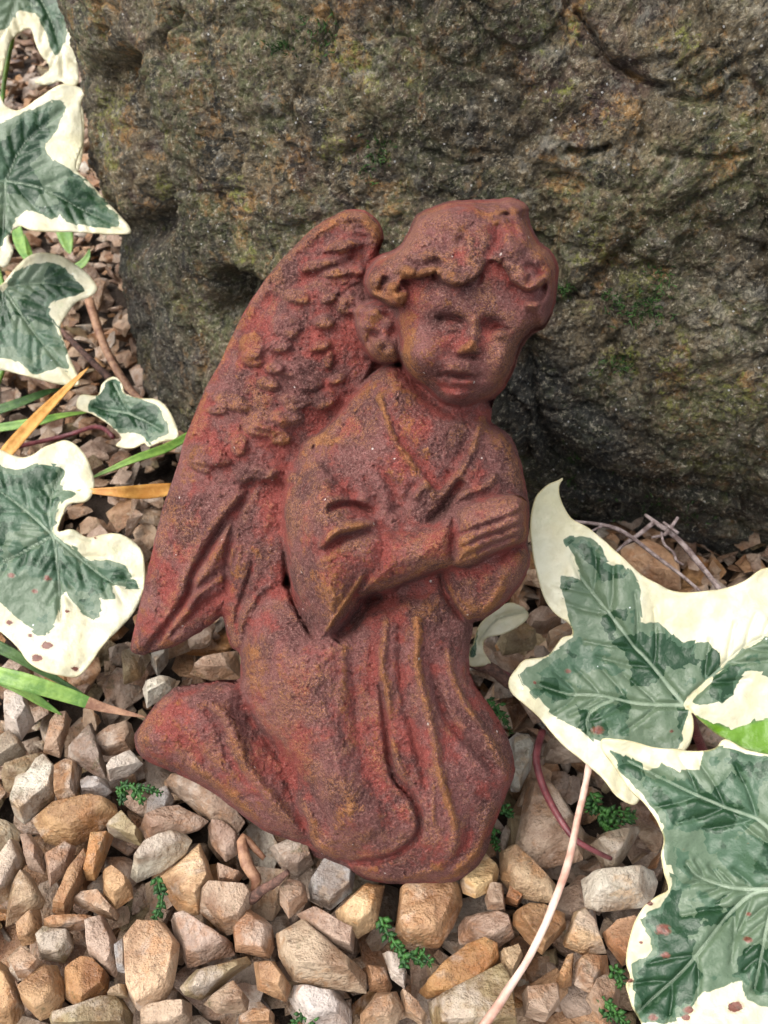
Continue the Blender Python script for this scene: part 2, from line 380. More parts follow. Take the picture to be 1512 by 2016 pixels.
# ------------------------------------------------------------------ figurine
F0 = at_z(780, 1741, .002)
FA, FI = R(14), R(50)
FN = np.array([-math.sin(FI)*math.sin(FA), -math.sin(FI)*math.cos(FA), math.cos(FI)])
F0 = F0 - FN*.002
OUT = np.concatenate([
    tr(Z0, [745,497,756,470,748,440,725,418,690,412,655,425,610,455,560,505,515,560,480,615,455,665,435,710,405,765,385,810,362,870,345,930,325,985,310,1040,298,1090,287,1140,275,1190,263,1245,258,1280,280,1289,300,1284,340,1274,385,1250,418,1228,438,1214,446,1250,456,1275,468,1282,474,1292,473,1318,470,1337,430,1339,380,1348,345,1352]),
    tr(ZS, [170,300,120,345,75,410,45,470,75,540,160,580,230,610,330,665,440,750,520,805,600,835,650,850,700,895,760,915,840,955,900,985,1000,997,1100,998,1200,990,1260,960,1320,890,1345,800,1370,740,1400,660,1425,600,1420,530,1395,450,1350,370,1300,300,1265,230,1262,150,1272,85]),
    tr(ZT, [1060,1257,1110,1240,1200,1180,1290,1090,1340,1000,1362,920,1350,830,1357,740,1355,640,1340,540,1310,400,1280,310,1240,250,1160,195]),
    tr(ZH, [990,1400,1010,1290,1070,1220,1120,1130,1150,1040,1185,960,1240,900,1300,870,1345,800,1370,720,1387,600,1385,480,1340,400,1280,350,1230,260,1213,190,1200,130,1110,85,1010,97,880,100,740,110,620,150,545,190,510,260,480,320,430,385,345,420])])
def prof(t): t = np.clip(t, 0, 1); return np.sqrt(1-(1-t)**2)
def sprof(t): t = np.clip(t, 0, 1); return .3*np.sqrt(1-(1-t)**2)+.7*np.sin(t*math.pi/2)
def build_figurine():
    st = 2.1
    xs = np.arange(250, 1106, st); ys = np.arange(380, 1750, st); X, Y = np.meshgrid(xs, ys)
    O = smooth_poly(OUT, 4)
    O = O + np.stack([perlin(np.stack([O[:, 0]/9, O[:, 1]/9, O[:, 0]*0+q], -1)) for q in (1.5, 7.5)], -1)*1.6
    sd, bx, by = sdf(X, Y, O)
    N3 = lambda s, o=0: np.stack([X/s, Y/s, X*0+o], -1)
    # layers: name, frame, polygon, base mm, dome mm, dome radius px
    L = [
     ('robe', Z0, [330,1340,262,1450,280,1500,480,1610,600,1670,700,1725,860,1750,940,1720,1015,1530,980,1400,925,1300,920,1150,700,1150,480,1250,470,1335], 6.0, 5.0, 80),
     ('wing', Z0, [745,497,760,470,750,436,725,414,690,408,655,421,608,451,555,500,510,556,476,612,450,663,430,710,400,765,380,810,357,870,340,930,320,985,305,1040,293,1090,282,1140,270,1190,258,1245,253,1284,280,1293,300,1288,345,1278,390,1252,445,1214,520,1130,600,900,690,800,745,700,740,600], 6.5, 4.5, 130),
     ('robe', Z0, [620,880,560,950,505,962,475,1000,455,1080,438,1150,438,1215,446,1252,456,1277,474,1290,510,1240,560,1160,600,1000], 7.6, 2.2, 40),
     ('robe', ZS, [180,330,100,360,40,470,75,545,160,585,330,670,440,755,520,810,650,855,700,800,640,620,560,500,480,400,430,260,300,260], 7.5, 6.5, 80),
     ('robe', Z0, [470,1300,480,1240,505,1180,545,1150,640,1150,900,1120,925,1230,924,1290,945,1363,972,1401,996,1444,1015,1500,1010,1540,985,1600,965,1660,935,1720,880,1742,790,1746,700,1725,640,1695,600,1640,560,1540,500,1430,474,1380], 8.0, 10.0, 150),
     ('robe', ZS, [430,150,470,60,560,0,900,0,930,150,945,280,960,420,975,520,1010,610,1065,700,1070,790,1030,850,950,895,850,915,760,905,700,870,640,760,600,640,540,500,470,400,430,280], 9.5, 13.5, 150),
     ('robe', Z0, [745,725,700,770,640,840,595,872,577,930,565,1000,560,1080,570,1150,620,1190,900,1190,1000,1150,1046,1060,1046,960,1028,908,1014,872,990,845,965,828,960,790,800,720], 10.5, 9.0, 150),
     ('robe', ZT, [880,980,900,1060,940,1150,1000,1230,1045,1258,1110,1243,1200,1184,1292,1094,1343,1002,1364,920,1350,830,1000,900], 12.0, 6.0, 60),
     ('sleeve', ZT, [130,250,70,420,45,600,50,800,70,940,90,1080,150,1220,232,1352,300,1388,350,1368,400,1312,480,1200,520,1130,700,1060,720,800,600,640,480,450,330,270], 12.5, 14.0, 100),
     ('forearm', ZT, [440,1130,600,1085,800,1015,960,965,1000,900,980,660,940,645,830,720,700,755,560,745,520,850,470,1000], 18.0, 8.0, 52),
     ('hand', ZT, [940,940,965,968,1050,962,1150,905,1280,855,1358,812,1362,740,1358,640,1335,590,1250,572,1100,595,960,645,930,720,925,850], 20.0, 7.5, 55),
     ('head', ZH, [200,720,180,860,235,1000,300,1070,390,1085,470,1030,480,700], 14.0, 6.0, 30),
     ('head', ZH, [420,560,400,800,425,940,440,1060,510,1160,600,1225,690,1305,800,1335,900,1312,1000,1285,1075,1215,1125,1130,1155,1040,1190,955,1250,890,1310,860,1370,700,1370,540,1200,400,700,400], 15.0, 14.0, 120),
     ('hair', ZH, [330,420,250,520,232,600,270,680,335,712,400,745,480,735,508,655,470,595,560,582,650,562,700,602,780,627,860,602,925,552,990,478,1060,520,1100,590,1180,645,1240,652,1305,612,1280,700,1195,700,1185,755,1260,800,1270,872,1310,868,1350,800,1375,720,1391,600,1390,480,1345,398,1284,348,1234,258,1217,188,1204,126,1110,80,1010,92,880,95,740,105,618,145,540,185,505,258,475,318,428,383], 16.0, 12.0, 70),
    ]
    H = np.full(X.shape, 4.0); lab = np.zeros(X.shape, int); names = ['robe', 'wing', 'sleeve', 'forearm', 'hand', 'head', 'hair']
    for nm, z, pts, b, a, r in L:
        P = smooth_poly(tr(z, pts), 3); d = sdf_box(X, Y, P)
        h_ = b+a*sprof(d/r)
        if r == 120 and nm == 'head' or nm == 'hair':
            q = ((X-905)/212)**2+((Y-600)/235)**2; dm = 11+19*np.sqrt(np.clip(1-q, 0, 1))
            h_ = dm*(.55+.45*prof(d/38)) if nm == 'head' else np.maximum(dm+3.2*prof(d/16)-.3, 15+6*prof(d/26))
        if nm == 'sleeve': h_ = h_-10*np.clip((1015-Y+.25*(X-570))/150, 0, 1)**1.2
        k = (d > 0) & (h_ > H)
        if nm == 'hair': k = (d > 0)
        edge = np.clip(d/7., 0, 1)**.7                   # soft step over 5 px
        H = np.where(k, H+(h_-H)*edge, H); lab = np.where(k & (d > 1.5), names.index(nm), lab)
    lab = np.argmax(np.stack([blur((lab == i).astype(float), 1.8) for i in range(len(names))]), 0)
    for li in (3, 4, 5):                     # drop stray label islands
        m = lab == li
        if not m.any(): continue
        seen = np.zeros(m.shape, int); n = 0; best = (0, 0)
        ys_, xs_ = np.where(m)
        for y0, x0 in zip(ys_.tolist(), xs_.tolist()):
            if seen[y0, x0]: continue
            n += 1; st_ = [(y0, x0)]; seen[y0, x0] = n; c_ = 0
            while st_:
                y, x = st_.pop(); c_ += 1
                for yy, xx in ((y+1, x), (y-1, x), (y, x+1), (y, x-1)):
                    if 0 <= yy < m.shape[0] and 0 <= xx < m.shape[1] and m[yy, xx] and not seen[yy, xx]: seen[yy, xx] = n; st_.append((yy, xx))
            if c_ > best[0]: best = (c_, n)
        if li > 0: lab = np.where(m & (seen != best[1]), 0, lab)
    och = np.zeros(X.shape); red = np.zeros(X.shape)
    def stroke(z, pts, w, amp, oc=0, rd=0, only=None, taper=True, smooth=True):
        nonlocal H, och, red
        P = tr(z, pts); P = smooth_poly(P, 3, False) if smooth and len(P) > 2 else P
        d, t = line_box(X, Y, P, w*3)
        g = np.exp(-(d/w)**2)
        if taper: g = g*(np.clip(np.minimum(t, 1-t)*5, 0, 1)**.5*.85+.15)
        if only is not None:
            m = np.zeros(X.shape, bool)
            for q in only.split(): m |= lab == names.index(q)
            g = g*m
        H = H+amp*g; och = och+oc*g; red = red+rd*g
    def blob(z, x, y, rx, ry, ang, amp, oc=0, rd=0, pw=2):
        nonlocal H, och, red
        c = tr(z, [x, y])[0]; dx = X-c[0]; dy = Y-c[1]; ca, sa = math.cos(R(ang)), math.sin(R(ang))
        rx *= z[2]; ry *= z[2]
        q = ((dx*ca+dy*sa)/rx)**2+((-dx*sa+dy*ca)/ry)**2; g = np.exp(-q**(pw/2))
        H = H+amp*g; och = och+oc*g; red = red+rd*g
    # --- wing
    stroke(ZW, [1085,230,1060,140,1000,95,930,95,830,150,740,220,640,310,560,400,490,500,430,620,380,720,330,830,270,980], 13, 2.4, .35, taper=False)
    stroke(ZW, [1090,225,1075,150,1010,105], 8, .3, 1.0)
    stroke(ZW, [860,110,780,165,700,230,620,310], 7, .2, .35)
    stroke(ZW, [1010,170,960,300,850,330,740,380,640,450,560,470], 16, -1.1, 0, .1)
    stroke(ZW, [640,430,560,520,480,640,420,760,370,860], 13, -.9, 0, .5)
    for x, y, rx, ry, an, o in [(730,430,60,30,15,.5),(870,440,34,20,-20,.6),(690,560,62,50,20,.2),(660,640,50,32,0,.5),(545,640,55,55,0,.2),(550,700,46,28,10,.4),
                             (850,540,40,30,0,.4),(700,740,70,34,15,.2),(615,800,46,26,10,.7),(640,735,40,26,0,.2),(835,640,45,24,-15,.5),(870,700,20,40,10,.5),(780,800,60,34,0,.3),(905,780,36,22,-20,.6),
                             (450,870,80,38,20,.2),(400,910,40,22,0,.6),(490,1060,32,48,10,.8),(620,960,80,44,10,.3),(580,1000,60,26,10,.7),(670,1030,46,30,0,.9),(700,940,60,40,0,.1),
                             (350,1100,80,46,10,.2),(330,1150,50,22,20,.7),(420,1130,40,20,-10,.6),(560,1180,90,38,-5,.2),(660,1190,60,34,0,.5),(900,330,60,22,-8,.7),(990,320,34,26,0,.8),(820,300,70,24,-15,.3),
                             (930,220,70,26,-10,.1),(960,470,60,40,0,.1),(730,870,60,40,0,.1),(850,870,60,40,-20,.1)]:
        blob(ZW, x+4, y+6, rx*1.05, ry*1.05, an, 1.7, 0, 0, 7); blob(ZW, x+10, y+ry*.7, rx*.8, ry*.45, an, .25, o)
        blob(ZW, x, y+ry*1.25, rx, 14, an, -.3, 0, .3)
    stroke(ZW, [560,1210,700,1222], 6, -.6, 0, .8); stroke(ZW, [500,1255,560,1212], 5, -1.0)
    stroke(ZW, [520,1290,430,1400,350,1530,300,1610,280,1700,220,1790,150,1880,110,1930], 8, -2.6)
    stroke(ZW, [470,1290,380,1410,320,1500,270,1620,200,1740], 12, .9, .2)
    stroke(ZW, [470,1400,400,1530,330,1640,290,1750,230,1850], 10, 1.3, .3)
    stroke(ZW, [430,1620,350,1680,270,1750,200,1850], 6, 1.0, .3, .3); stroke(ZW, [430,1590,350,1640,290,1710], 6, -1.0)
    stroke(ZW, [430,1690,340,1740,250,1830,190,1890], 6, -1.2); stroke(ZW, [570,1200,520,1290,470,1410,445,1540,440,1700], 7, -1.7)
    stroke(ZW, [470,1500,450,1600], 4, .6, .7, 0); stroke(ZW, [500,1520,480,1620], 4, .4, .5)
    stroke(ZW, [560,1550,530,1650,490,1770,480,1880], 6, -1.4); stroke(ZW, [640,1300,600,1450,560,1600], 10, .8, .2)
    stroke(ZW, [620,1420,590,1500,570,1580], 9, -.8)
    stroke(ZW, [120,1540,190,1620,180,1760,90,1880], 22, -.6, 0, .9)
    for x, y in [(1000,280),(960,250),(900,260),(1010,400),(990,490)]: stroke(ZW, [x-50,y,x,y-10,x+30,y+5], 4, -.7, .2)
    # --- torso, neckline, folds
    stroke(ZT, [560,60,600,180,630,270,700,370,800,500,870,590,930,530,1000,440,1070,300,1095,210], 7, 1.5, .55, taper=False)
    stroke(ZT, [650,180,680,300,760,400,860,530,930,470,1000,350,1040,260], 16, -1.1, 0, .35)
    blob(ZT, 830, 300, 150, 130, 0, .2, 0, .35)
    stroke(ZT, [820,725,900,650,960,560,1000,500], 9, -3.0); stroke(ZT, [960,600,1050,560,1130,530,1180,470], 8, 1.5, .35)
    stroke(ZT, [740,610,780,550,830,530], 8, 1.3, .4); stroke(ZT, [700,650,720,560,760,520], 7, -1.0)
    stroke(ZT, [470,470,520,560,570,650], 8, -1.3); stroke(ZT, [430,360,500,500,600,640], 13, .7, 0, .1); stroke(ZT, [600,470,630,580,650,690], 10, -.7, 0, .3)
    stroke(ZT, [280,660,340,635,400,628,470,645,530, 670], 6, -2.6); stroke(ZT, [270,620,340,600,420,600,500,620], 8, 1.1, .35)
    stroke(ZT, [245,860,300,800,350,765,450,745,545, 725], 9, 2.4, .9, -.1); stroke(ZT, [270,880,340,820,430,785,520, 770], 8, -2.4)
    stroke(ZT, [330,560,420,540,500,600], 9, .9, .2, .4); stroke(ZT, [230,960,300,890,420,850], 12, .5, .5)
    stroke(ZT, [120,600,80,800,110,1000], 16, .4, .1, 0); stroke(ZT, [240,1345,330,1222,420,1085,470, 1000], 4.5, 1.5, .9)
    stroke(ZT, [330,1360,420,1240,500,1130,560, 1090], 17, -5.0); stroke(ZT, [60, 870, 80, 1060, 140, 1220, 220, 1350], 6, -2.6)
    stroke(ZT, [450,1140,600,1095,800,1020,900,985], 7, -1.5)
    blob(ZT, 270, 280, 110, 40, 10, .7, .55); blob(ZT, 30, 270, 40, 60, 0, .2, .5)
    blob(ZT, 150, 780, 70, 120, 0, .2, .3, .1)
    stroke(ZT, [500,1195,600,1135,720,1085,860,1020,930,1005], 24, -3.2, 0, .1, 'robe'); stroke(ZT, [890,990,905,1080,950,1170,1010,1240], 7, -2.0)
    stroke(ZH, [470,1100,560,1215,650,1300,760,1358,880,1370,985,1330,1060,1260], 17, -3.2, 0, .0, 'robe')
    stroke(ZT, [300,420,270,560,250,700,270,860], 34, 1.2); stroke(ZT, [620,640,680,700,690,760], 12, -1.2); stroke(ZT, [560,420,640,560,690,700], 10, -1.0, 0, .2); stroke(ZT, [500,300,590,420,660,520], 14, .8, .1)
    # --- hand: fingers laid together
    for a in ([960,800,1100,745,1230,700,1345,655], [980,870,1100,810,1230,765,1345,720], [1000,915,1120,862,1240,815,1350,775]):
        stroke(ZT, a, 3.6, -1.3, 0, .3, 'hand')
    for a in ([1010,745,1120,700,1240,655,1340,620], [1010,830,1120,780,1240,735,1350,690], [1020,890,1130,838,1240,792,1350,750], [1060,930,1150,885,1260,835,1340,800]):
        stroke(ZT, a, 7, .35, .15, 0, 'hand')
    stroke(ZT, [960,660,975,760,940,860,945,940], 6, -.8, .5); blob(ZT, 1000, 830, 50, 110, 0, .2, .5); blob(ZT, 1100, 900, 90, 40, -15, .2, .5); blob(ZT,880,820,60,90,0,0,.2,.7)
    blob(ZT, 1230, 620, 110, 40, 0, .2, .5); blob(ZT, 1080, 680, 60, 40, 0, .2, 0, .9)
    stroke(ZT, [1240,990,1190,1100,1130,1200,1090,1240], 7, 1.2, .9); stroke(ZT, [905,1000,930,1090,990,1190,1050,1245], 5, 1.0, .6); stroke(ZT, [1060,1040,1090,1130,1070,1220], 14, -1.0)
    # --- skirt folds
    S = lambda z, p, w, a, *r: stroke(z, p, w*.85, a*1.05, *r)
    S(ZS, [950,5,957,80,945,200,962,300,975,400], 9, 1.5, .6); S(ZS, [975,460,1005,560,1035,615], 8, 1.3, .8)
    S(ZS, [1062,0,1077,80,1072,200,1105,340,1135,470,1150,580,1185,700,1212,790,1200,890], 10, 1.9, .85)
    S(ZS, [1185,130,1195,230,1245,340,1300,420,1350,500,1405,595], 9, 1.8, .7); S(ZS, [1120,160,1145,300,1195,420,1290,515,1365,600], 11, -2.2)
    S(ZS, [1010,20,1012,150,1015,280,1050,420,1085,560,1110,680], 11, -1.5, 0, .3); S(ZS, [1000,300,1060,400], 7, .6, .4)
    S(ZS, [940,260,960,440,985,600,1060,690,1085,790,1040,860,960,905,850,920,770,910], 8, -2.8); S(ZS, [1130,620,1130,720,1130,790], 5, .7, .6)
    S(ZS, [905,100,910,220,905,330], 12, -.7, 0, .6); S(ZS, [820,30,810,150,800,280,800,380], 12, .7, .5); S(ZS, [1270,720,1260,830,1200,930], 10, -1.0, 0, .5)
    S(ZS, [1340,700,1310,830,1250,930,1150,985], 9, .8, .6); S(ZS, [860,950,960,985,1080,960,1180,925], 9, .8, .5)
    S(ZS, [1150,420,1230,560,1300,660,1350,730], 16, -.8, 0, .2)
    S(ZS, [500,430,600,520,650,620,720,730,760,830], 15, -1.6); S(ZS, [640,690,690,770,705,850,790,900], 10, 1.2, .7)
    S(ZS, [440,340,500,450,600,560,640,660], 14, -2.0, 0, .5); S(ZS, [180,330,280,330,370,380,415,470,450,570,540,680,620,780], 15, 1.9, .25, 0); S(ZS, [300,360,360,430,380,520,470,640], 11, -1.2, 0, .4)
    S(ZS, [250,565,330,620,410,690,500,770], 9, 1.0, .7); S(ZS, [110,430,180,440,240,490,330,590], 14, -1.2, 0, .8); S(ZS, [130,460,60,480], 10, .6)
    blob(ZS, 200, 480, 70, 60, 20, 0, 0, .7); S(ZS, [170,310,100,380,60,450], 9, .5, .7)
    blob(ZS, 640, 520, 170, 230, -20, .8, .35); blob(ZS, 880, 800, 130, 70, -20, .9, .35); blob(ZS, 500, 120, 40, 120, 0, .3, .45); blob(ZS, 600, 700, 120, 50, 40, 0, 0, .2)
    S(ZW, [505,1830,530,1760,580,1690,620,1660,690,1670], 6, .8, .2); blob(ZW, 660, 1690, 50, 30, 0, -.4, 0, .9)
    # --- face
    def fs(*a, **k): stroke(*a, only='head', **k)
    B = blob
    B(ZH, 760, 700, 200, 90, 8, 1.2)                         # brow
    B(ZH, 735, 835, 100, 56, 8, -3.0, -.4); B(ZH, 985, 850, 80, 50, 10, -3.0, -.4)   # sockets
    B(ZH, 745, 862, 60, 30, 8, 2.2); B(ZH, 1045, 900, 48, 34, 15, 2.6, .35)          # eyeballs
    fs(ZH, [665,808,700,798,750,803,800,812,835, 835], 4, -1.8); fs(ZH, [672,872,730,893,790,888], 4, -.5)
    fs(ZH, [1000,860,1050,862,1100,880], 4, -1.5)
    fs(ZH, [880,790,892,850,880,920,860,970], 13, 2.0, 0); B(ZH, 852, 985, 46, 34, -10, 3.4, .8)
    B(ZH, 800, 1010, 26, 22, 0, .9, .5); B(ZH, 905, 1005, 26, 26, 0, .9); B(ZH, 880, 1036, 32, 15, 10, -1.6); B(ZH, 822, 1036, 26, 12, 0, -1.0)
    B(ZH, 590, 1030, 118, 118, 0, 4.0, .05); B(ZH, 1060, 1050, 80, 105, 0, 3.5, .1)
    B(ZH, 800, 1085, 90, 38, 0, 2.3, .35)                   # muzzle
    fs(ZH, [690,1128,740,1118,790,1128,840,1118,900,1150], 6, 1.2, .1); fs(ZH, [685,1142,740,1138,800,1150,850,1152,910, 1160], 4.2, -2.0)
    fs(ZH, [740,1178,800,1190,860,1188,895, 1175], 9, 1.9); B(ZH, 760, 1225, 100, 20, 5, -.8, 0, .7); B(ZH, 790, 1270, 90, 42, 0, 2.8)
    B(ZH, 680, 1150, 22, 22, 0, -.9); B(ZH, 925, 1160, 22, 24, 0, -.9); B(ZH, 610, 1230, 60, 40, 30, 0, 0, .3)
    B(ZH, 980, 960, 60, 70, 0, .0, 0, .6); B(ZH, 640, 1020, 110, 22, -12, 0, .45); B(ZH, 1130, 640, 60, 90, 0, -1.2, 0, .6); B(ZH, 480, 640, 50, 60, 0, -.8, 0, .4)
    # --- ear and side curls
    for x, y, rx, ry, a in [(300,770,60,40,2),(230,850,44,50,1.6),(380,830,44,36,1.5),(330,960,60,54,1.8),(400,1010,36,40,1.2)]: B(ZH, x, y, rx, ry, 0, a, .1)
    for x, y, rx, ry, a in [(300,905,44,20,-2.4),(260,940,20,34,-2.0),(350,985,26,22,-1.5),(360,780,34,14,-1.4),(400,900,24,40,-1.5),(290,1050,30,22,-1.5)]: B(ZH, x, y, rx, ry, 20, a, 0, .2)
    # --- hair locks
    def hs_(*a, **k): stroke(*a, only='hair', **k)
    hs_(ZH, [430,500,480,540,560,545,640,520,670,555], 11, 1.6, .7); hs_(ZH, [480,470,560,500,660,470,700,520], 9, -1.2)
    hs_(ZH, [700,560,790,605,870,580,940,510], 12, 1.5, .15); hs_(ZH, [420,600,400,650,450,690], 10, 1.8, .6); hs_(ZH, [370,560,350,620,330,680], 8, -2.0)
    hs_(ZH, [260,590,300,560,340,620,340,690], 9, 1.4, .4); hs_(ZH, [1010,240,1030,330,1010,420,960,480], 17, -1.9); hs_(ZH, [1080,240,1090,350,1130,440,1170,520,1240,560], 16, 1.3, .15)
    hs_(ZH, [1110,560,1170,610,1240,620,1300,580], 10, 1.5, .8); hs_(ZH, [1180,520,1240,500,1300,560], 9, -1.0, 0, .7); hs_(ZH, [1200,680,1230,740,1290,700,1290,650], 9, 1.5, .35); hs_(ZH, [1320,600,1300,700,1330,800], 8, -1.0)
    hs_(ZH, [560,260,700,330,850,420], 14, -.8, 0, .2); hs_(ZH, [600,200,760,240,900,330], 15, .7); B(ZH, 690, 230, 80, 60, 60, .3, .9); B(ZH, 490, 330, 24, 60, 10, .2, .6)
    hs_(ZH, [480,400,600,380,740,400], 10, -.8, 0, .3); hs_(ZH, [760,420,820,480,800,560], 7, -.7); hs_(ZH, [560,440,640,420,740,470], 8, .7, .3); B(ZH, 780, 440, 150, 60, 0, 0, 0, .6)
    B(ZH, 1080, 190, 26, 12, 0, -3.0); B(ZH, 1110, 250, 40, 50, 0, -.8, 0, .9); B(ZH, 1160, 120, 60, 40, 0, .6, 0, .3); B(ZH, 1230, 520, 60, 50, 20, 0, 0, .8)
    for x, y, r, a, o in [(500,520,42,1.6,.3),(610,535,40,1.3,.2),(790,560,60,1.5,.1),(400,620,40,1.6,.5),(290,600,40,1.6,.4),(440,690,36,1.5,.3),(1010,460,40,1.0,0),(1160,560,46,1.5,.3),(1260,600,40,1.4,.4),(1240,720,38,1.5,.2),(1330,560,36,1.2,.2),(880,560,44,1.2,.1)]:
        B(ZH, x, y, r, r*.8, 15, a, o, 0, 3); B(ZH, x+r*1.1, y+r*.3, 11, r*.8, 20, -1.3, 0, .2, 3)
    # roughen the casting
    H = blur(H, .75)
    facem = blur((lab >= 5).astype(float), 3)
    hairm = blur((lab == 6).astype(float), 3)
    H = H+hairm*(fbm(N3(52), 2)*1.3+.15*fbm(N3(14, 4), 2))
    wingm = blur((lab == 1).astype(float), 3); H = H+wingm*fbm(N3(30, 8), 3)*.15
    body = 1-blur((lab == 5).astype(float), 4)*.6
    H = H+body*(.35*fbm(N3(22, 2), 3)+.16*fbm(N3(9, 5), 2))+.10*perlin(N3(5.2, 3))
    H = H+np.clip(perlin(N3(6.3, 6))-.32, 0, 1)*.95+np.clip(perlin(N3(10, 26))-.45, 0, 1)*.9*body; H = H-facem*np.clip(perlin(N3(6.3, 6))-.32, 0, 1)*.75; pits = np.clip(perlin(N3(12, 9))-.5, 0, 1); H = H-pits*2.0*body
    # edges of the casting
    e = prof(sd/24.); He = 4.6; H = np.where(sd > 0, He+(H-He)*(.0+e), He); H = np.maximum(H, 2)
    # ochre on ridges, red in hollows
    cur = H-blur(H, 5); cur2 = H-blur(H, 12)
    och = och*.72+np.clip(cur*.6, -.5, .25)+np.clip(cur2*.12, -.2, .15)-.10; red = red*.75-np.clip(cur2*.22, -.25, .2)-.16
    och += np.exp(-(sd/7)**2)*.12
    inc = sd > -.5*st
    kk = inc.copy()
    for a in (-1, 0, 1):
        for b in (-1, 0, 1): kk &= np.roll(np.roll(inc, a, 0), b, 1)
    snap = inc & ((sd < .5*st) | ~kk)
    XX = np.where(snap, bx, X); YY = np.where(snap, by, Y)
    P = on_plane(XX, YY, F0, FN, H*.001)
    # normals from full surface
    Hn = np.where(sd > 0, H, He+.5*np.maximum(sd, -8)); Pn = on_plane(X, Y, F0, FN, Hn*.001)
    gx = np.gradient(Pn, axis=1); gy = np.gradient(Pn, axis=0); NN = np.cross(gy, gx); NN /= np.linalg.norm(NN, axis=-1)[..., None]+1e-15
    NN = np.where(((NN*FN).sum(-1) < 0)[..., None], -NN, NN)
    idx = np.full(X.shape, -1); idx[inc] = np.arange(inc.sum())
    V = P[inc]; nv = NN[inc]; lb = lab[inc]; O1 = och[inc]; R1 = red[inc]
    f = np.stack([idx[:-1, :-1], idx[1:, :-1], idx[1:, 1:], idx[:-1, 1:]], -1).reshape(-1, 4); f = f[(f >= 0).all(1)]
    fl = np.median(lb[f], axis=1).astype(int)
    # side walls
    edges = {}
    for a, b in ((0, 1), (1, 2), (2, 3), (3, 0)):
        ea = f[:, a]; eb = f[:, b]
        for i, (p, q) in enumerate(zip(ea.tolist(), eb.tolist())):
            k = (p, q) if p < q else (q, p)
            if k in edges: edges[k] = None
            else: edges[k] = (p, q, i)
    be = [v for v in edges.values() if v is not None]
    base = empty('angel_figurine', tuple(on_plane(780, 1741, F0, FN, 0)))
    tag(base, 'kneeling winged angel figurine in rusty red-brown cast stone, leaning against the boulder', 'figurine')
    nF = len(V)
    bv = sorted({v for e_ in be for v in e_[:2]}); bi = {v: nF+i for i, v in enumerate(bv)}
    gsx = np.gradient(blur(sd, 2), axis=1)[inc][bv]; gsy = np.gradient(blur(sd, 2), axis=0)[inc][bv]; gl = np.hypot(gsx, gsy)+1e-6
    back = on_plane(XX[inc][bv]+16*gsx/gl, YY[inc][bv]+16*gsy/gl, F0, FN, 0.)
    VV = np.concatenate([V, back]); nrm = np.concatenate([nv, nv[bv]])
    O1 = np.concatenate([O1, O1[bv]*0]); R1 = np.concatenate([R1, R1[bv]*0])
    faces = f.tolist(); fl = fl.tolist()
    for p, q, i in be: faces.append([q, p, bi[p], bi[q]]); fl.append(fl[i])
    fl = np.array(fl)
    fa = np.array(faces)
    stray = []
    for li, nm in [(i, names[i]) for i in (6, 5, 4, 3, 2, 1, 0)]:
        ff = fa[fl == li]
        if len(ff) == 0: continue
        if nm == 'robe': ff = np.concatenate([ff]+stray)
        if nm in ('forearm', 'hand', 'sleeve', 'head', 'hair'):
            g = np.arange(len(VV))
            for _ in range(2000):
                mn = g[ff].min(1); g2 = g.copy(); np.minimum.at(g2, ff.ravel(), np.repeat(mn, 4)); g2 = g2[g2]
                if (g2 == g).all(): break
                g = g2
            lb2 = g[ff[:, 0]]; u_, c_ = np.unique(lb2, return_counts=True); keep = lb2 == u_[c_.argmax()]
            stray.append(ff[~keep]); ff = ff[keep]
        u, inv = np.unique(ff, return_inverse=True); ff = inv.reshape(-1, 4)
        mesh_obj(nm, VV[u], ff, M_FIG, base, attrs={'ochre': O1[u], 'red': R1[u]}, normals=nrm[u])
    from mathutils.geometry import tessellate_polygon
    Oc = smooth_poly(OUT, 2); tg = np.roll(Oc, -2, 0)-np.roll(Oc, 2, 0); nn_ = np.stack([-tg[:, 1], tg[:, 0]], 1); nn_ /= np.linalg.norm(nn_, axis=1)[:, None]+1e-9
    tst = Oc+nn_*3; sg = np.where(inside(tst[:, 0], tst[:, 1], Oc), 1, -1)[:, None]; Oc = Oc+nn_*sg*15
    bo = on_plane(Oc[:, 0], Oc[:, 1], F0, FN, .0003)
    t = tessellate_polygon([[Vector(p) for p in bo]])
    mesh_obj('flat_back', bo, [list(q) for q in t], M_FIG, base, smooth=False)
build_figurine()

